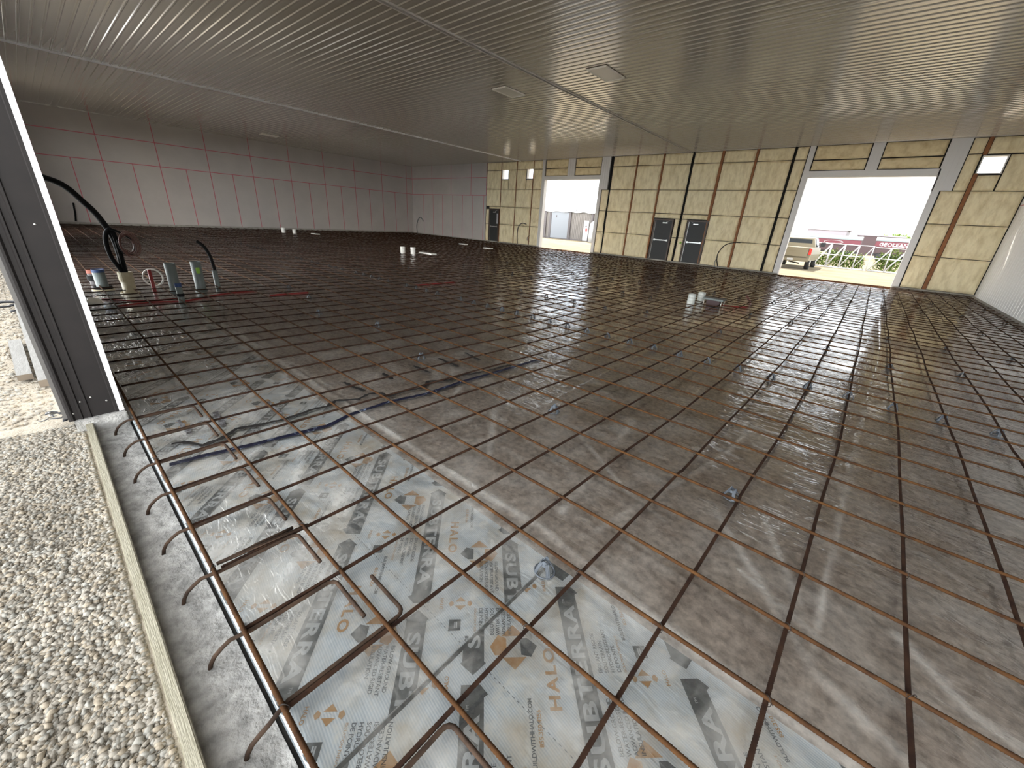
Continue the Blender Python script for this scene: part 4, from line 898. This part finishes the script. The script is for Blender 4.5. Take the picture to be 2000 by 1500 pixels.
bd = MB(); sec = lambda y, w, z0, z1: [(-w, y, z0), (w, y, z0), (w + .02, y, (z0 + z1) / 2), (w - .04, y, z1), (-w + .04, y, z1), (-w - .02, y, (z0 + z1) / 2)]
loft(bd, [sec(.05, .93, .62, 1.28), sec(.2, .97, .52, 1.30), sec(2.0, .98, .50, 1.30), sec(4.9, .98, .50, 1.26), sec(5.5, .92, .55, 1.15)]); bo = bd.build('body', 'truckpaint', tr)
cbm = MB(); cs = lambda y, w0, w1, z1: [(-w0, y, 1.26), (w0, y, 1.26), (w1, y, z1 - .05), (w1 - .07, y, z1), (-w1 + .07, y, z1), (-w1, y, z1 - .05)]
loft(cbm, [cs(1.85, .93, .74, 1.82), cs(2.05, .94, .76, 1.90), cs(3.6, .94, .76, 1.90), cs(4.3, .93, .90, 1.32)]); cb_ = cbm.build('cab', 'truckpaint', tr)
MB().add([(-.72, 1.86, 1.36), (.72, 1.86, 1.36), (.64, 1.835, 1.76), (-.64, 1.835, 1.76)], [(0, 1, 2, 3)]).add([(.935, 2.1, 1.34), (.935, 3.7, 1.34), (.79, 3.5, 1.82), (.79, 2.2, 1.82)], [(0, 1, 2, 3)]).build('window_glass', 'carglass', cb_)
MB().bevbox(-.80, .80, -.02, .06, .74, 1.26, .02).box(-.2, .2, -.035, -.02, 1.08, 1.14).build('tailgate', 'truckpaint', tr)
for s in (-1, 1): MB().bevbox(s * .90 - .07, s * .90 + .07, -.01, .10, .88, 1.24, .01).build('tail_light', 'taillight', tr)
bp = MB().bevbox(-.95, .95, -.18, .03, .48, .68, .03).build('rear_bumper', 'truckpaint', tr); MB().box(-.16, .16, -.185, -.178, .52, .64).build('number_plate', 'whitep', bp)
MB().tube([(-.1, .4, .42), (.5, .1, .36)], .04, 8).build('exhaust', 'tyre', tr)
for s in (-1, 1): MB().bevbox(s * 1.12 - .13, s * 1.12 + .13, 3.55, 3.65, 1.36, 1.62, .02).tube([(s * .93, 3.6, 1.4), (s * 1.1, 3.6, 1.45)], .02, 6).build('mirror', 'tyre', tr)

# galvanised lattice sections lying in the yard
def truss(xa, xb, y, z0, z1, dpt, panels, lab):
    r = empty('lattice_truss', ((xa + xb) / 2, y, z0)); tag(r, lab, 'truss', 'white lattice sections outside the large opening'); L_ = (xb - xa) / 2; H = z1 - z0
    ch = MB()
    for yy, zz in ((0, .03), (0, H), (dpt, .03), (dpt, H), (0, H * .55)): ch.tube([(-L_, yy, zz), (L_, yy, zz)], .032, 6)
    ch.build('chord', 'galv', r); lc = MB()
    for yy in (0, dpt):
        for i in range(panels):
            a = -L_ + i * 2 * L_ / panels; b = a + 2 * L_ / panels
            lc.tube([(a, yy, .03), (b, yy, H)], .024, 5); lc.tube([(b, yy, .03), (b, yy, H)], .024, 5)
    for i in range(panels + 1):
        a = -L_ + i * 2 * L_ / panels; lc.tube([(a, 0, .03), (a, dpt, .03)], .02, 5); lc.tube([(a, 0, H), (a, dpt, H)], .02, 5)
    lc.build('lacing', 'galv', r)
yT = 36.9
a = hy(1584, 519, yT); b_ = hy(1690, 529, yT); c_ = hy(1760, 537, yT); zt = hy(1600, 474, yT).z
truss(a.x, b_.x, yT, -.05, zt, .9, 4, 'long white lattice frame on the gravel, left section right of the truck'); truss(b_.x + .08, c_.x + 1.6, yT + .1, -.05, zt - .05, .9, 4, 'white lattice frame on the gravel, right section by the right jamb')
# shrubs behind the lattice
def shrub(x, y, w, h, seed, lab):
    r = np.random.default_rng(seed); mb = MB()
    n = 520
    for i in range(n):
        t = r.random(); a = r.uniform(0, 6.28); rad = w * math.sqrt(r.random()) * (1 - .35 * t); px, py, pz = rad * math.cos(a), rad * .6 * math.sin(a), h * t ** .8 * r.uniform(.6, 1.05); s = r.uniform(.05, .11)
        d = Vector(r.normal(size=3)).normalized(); e_ = d.cross(Vector((0, 0, 1))).normalized() * s * .5; c0 = Vector((px, py, pz)); nrm = d.cross(e_).normalized() * .004
        q = [c0 - d * s, c0 + e_, c0 + d * s, c0 - e_]; mb.add([p + nrm for p in q] + [p - nrm for p in q], [(0, 1, 2, 3), (7, 6, 5, 4)])
    o = empty('shrub', (x, y, -.05)); tag(o, lab, 'shrub', 'green weeds behind the lattice'); mb.build('foliage', 'leaf', o)
    st_ = MB()
    for i in range(7): a = random.uniform(0, 6.28); st_.tube([(0, 0, 0), (w * .4 * math.cos(a), w * .3 * math.sin(a), h * .75)], .012, 4)
    st_.build('stem', 'leaf', o)
for i, (u, v0, v1, wd, lab) in enumerate(((1598, 517, 500, .75, 'low green weeds right of the truck, leftmost clump'), (1625, 521, 497, .85, 'tall green weeds behind the lattice, second clump'), (1645, 524, 500, .8, 'green weeds behind the middle of the left lattice'), (1668, 525, 506, .7, 'small green clump near the lattice joint'), (1716, 530, 505, .7, 'green weeds behind the right lattice section'), (1735, 533, 497, .6, 'tall thin green weeds near the right jamb'))):
    yy = yT + 1.6; p = hy(u, v0, yy); q = hy(u, v1 - 3, yy); shrub(p.x, yy, wd * .8, q.z + .35, 50 + i, lab)
# red farm wagons far behind
def wagon(ul, ur, y, lab, txt):
    vt = lambda u: 463 + (u - 1580) * .052
    pl, pr = hy(ul, vt(ul), y), hy(ur, vt(ur), y); zt_ = (pl.z + pr.z) / 2; L_ = (pr.x - pl.x) / 2; r = empty('farm_trailer', ((pl.x + pr.x) / 2, y, -.05)); tag(r, lab, 'trailer', 'red trailers in the yard')
    k = zt_ + .05
    MB().bevbox(-L_, L_, 0, 2.4, k * .70, k * .98, .05).build('red_side', 'redpaint', r)
    MB().bevbox(-L_ + .2, L_ - .2, .1, 2.3, k * .35, k * .70, .08).build('lower_hopper', 'redshade', r)
    pr_ = MB(); n = 10; S = [[(x, 1.2 - 1.25 * math.cos(i * math.pi / n), k * .98 + .42 * math.sin(i * math.pi / n)) for i in range(n + 1)] for x in (-L_ - .05, L_ + .05)]; loft(pr_, S); pr_.build('rolled_tarp', 'greyroof', r)
    fr_ = MB().box(-L_, L_, .3, .45, k * .28, k * .36).box(-L_, L_, 1.9, 2.05, k * .28, k * .36); fr_.build('chassis', 'tyre', r)
    for x in (-L_ * .55, -L_ * .2, L_ * .35, L_ * .7):
        for yy in (.15, 2.1): MB().tube([(x, yy, .5), (x, yy + .28, .5)], .5, 18).build('wheel', 'tyre', r)
    t, w = text_tris(txt, .5, .01, 1.1); lm = MB()
    for q in t: lm.add([(-L_ * .8 + a, -.012, k * .74 + b2) for a, b2 in q], [(0, 1, 2)])
    lm.build('white_lettering', 'whitep', r)
    MB().tube([(.9 * math.cos(t_) + L_ * .3, -.02, k * .83 + .18 * math.sin(t_)) for t_ in np.linspace(0, 6.283, 22)[:-1]], .02, 5, closed=True).build('oval_mark', 'whitep', r)
wagon(1540, 1684, 62, 'red farm trailer with a grey top, left of the gap between trailers', 'GEOLEAN')
wagon(1712, 1800, 62, 'red farm trailer with a grey top, at the right jamb of the opening', 'GEOLEAN')
bl = hy(1575, 456, 95); br = hy(1650, 466, 95); r = empty('farm_shed', ((bl.x + br.x) / 2, 95, -.05)); tag(r, 'pale lilac grey farm shed behind the left red trailer', 'shed'); L_ = (br.x - bl.x) / 2; Ht = hy(1600, 449, 95).z
MB().box(-L_, L_, 0, 10, 0, Ht + .1).build('wall', 'barn', r); MB().add([(-L_ - .3, -.3, Ht + .1), (L_ + .3, -.3, Ht + .1), (L_ + .3, 5, Ht + .5), (-L_ - .3, 5, Ht + .5), (L_ + .3, 10, Ht + .1), (-L_ - .3, 10, Ht + .1)], [(0, 1, 2, 3), (3, 2, 4, 5), (0, 3, 5), (1, 4, 2)]).build('roof', 'barn', r)
p = hy(1715, 463, 90); r = empty('farm_shed', (p.x, 90, -.05)); tag(r, 'small red shed beyond the gap between the trailers', 'shed'); MB().box(-2.6, 3.2, 0, 6, 0, p.z + .15).build('wall', 'redshade', r); MB().box(-2.8, 3.4, -.2, 6.2, p.z + .15, p.z + .35).build('roof', 'barn', r)
p = hy(1755, 466, 100)
def tree(x, y, h, w, seed, lab):
    r = np.random.default_rng(seed); o = empty('tree', (x, y, -.05)); tag(o, lab, 'tree'); mb = MB()
    for i in range(900):
        d = Vector(r.normal(size=3)).normalized() * r.random() ** .4; c0 = Vector((d.x * w, d.y * w, h * .6 + d.z * h * .4)); s = .35; a = Vector(r.normal(size=3)).normalized() * s; b = a.cross(Vector(r.normal(size=3))).normalized() * s * .5
        mb.add([c0 - a, c0 + b, c0 + a, c0 - b], [(0, 1, 2, 3)])
    mb.build('crown', 'leaf', o); MB().tube([(0, 0, 0), (0, 0, h * .6)], [.35, .15], 8).build('trunk', 'sheddark', o)
tree(p.x, 106, p.z + .8, 4, 5, 'distant green tree over the right red trailer')
# tan storage building seen through the small opening
yS = 42.0
def P(u, v): return hy(u, v, yS)
zb = -.05; x0, x1 = P(1058, 470).x, P(1155, 470).x; zt = P(1100, 413).z
r = empty('storage_shed', ((x0 + x1) / 2, yS, zb)); tag(r, 'tan storage shed with a pale door seen through the small opening', 'shed'); cx = (x0 + x1) / 2; H = zt - zb
bw = MB().box(x0 - cx, x1 - cx, 0, 5, 0, H)
for i in range(int((x1 - x0) / .22)): bw.box(x0 - cx + i * .22, x0 - cx + i * .22 + .05, -.025, 0, .1, H - .05)
bw.build('wall', 'tan', r)
rf = MB(); n = 24; xs_ = np.linspace(x0 - .15, x1 + .15, n)
vs = []
for q, xx in enumerate(xs_): vs += [(xx - cx, -.25, H + .05 + .07 * math.sin(q * 1.1)), (xx - cx, 5.2, H + .35), (xx - cx, 5.2, H), (xx - cx, -.25, H - .06 + .05 * math.sin(q * 1.1))]
fs = [(4 * q + i, 4 * q + (i + 1) % 4, 4 * q + 4 + (i + 1) % 4, 4 * q + 4 + i) for q in range(n - 1) for i in range(4)] + [(3, 2, 1, 0), (4 * n - 4, 4 * n - 3, 4 * n - 2, 4 * n - 1)]
rf.add(vs, fs).build('roof', 'galv', r)
du, dv = P(1075, 460).x - cx, P(1108, 460).x - cx
d = MB().box(du, dv, -.09, -.03, .1, H - .08)
for q in range(1, 6): d.box(du, dv, -.095, -.09, .1 + q * (H - .2) / 6, .115 + q * (H - .2) / 6)
d.build('roller_door', 'shedwhite', r)
for a_, b2 in ((1060, 1065), (1071, 1075), (1108, 1112.5), (1152, 1155)): MB().box(P(a_, 460).x - cx, P(b2, 460).x - cx, -.12, .0, 0, H).build('dark_post', 'sheddark', r)
MB().box(x0 - cx, x1 - cx, -.06, 0, 0, .12).build('dark_skirt', 'sheddark', r)
w0, w1_ = P(1139, 460).x - cx, P(1148, 460).x - cx; dd = MB().box(w0, w1_, -.1, -.02, .05, H * .72).build('white_door', 'whitep', r)
MB().bevbox((w0 + w1_) / 2 - .05, (w0 + w1_) / 2 + .2, -.14, -.1, H * .34, H * .46, .01).build('red_sign', 'taillight', dd); MB().tube([((w0 + w1_) / 2, -.12, H * .50), ((w0 + w1_) / 2, -.12, H * .54)], .08, 8).build('dark_mark', 'sheddark', dd)
MB().tube([(P(1122, 412).x - cx, .5, H), (P(1122, 412).x - cx, .5, H + .35)], .05, 8).build('roof_vent', 'sheddark', r)
MB().box(P(1088, 425).x - cx - .06, P(1088, 425).x - cx + .06, -.10, -.09, H * .78, H * .86).build('number_mark', 'sheddark', r)
# white tank beside it
p = hy(1159, 470, 40.5); tag(MB().tube([(0, 0, 0), (0, 0, 1.5), (0, 0, 2.0), (0, 0, 2.25)], [.62, .62, .5, .15], 20).build('white_tank', 'whitep', None, (p.x, 40.5, -.05)), 'white round tank at the right edge of the small opening', 'tank')
p1, p2 = hy(1050, 395, 60), hy(1110, 366, 60)
tag(MB().tube([hy(1040, 420, 60), hy(1085, 388, 60), hy(1135, 350, 60)], .035, 5).build('overhead_line', 'sheddark'), 'thin overhead line slanting across the sky in the small opening', 'cable')
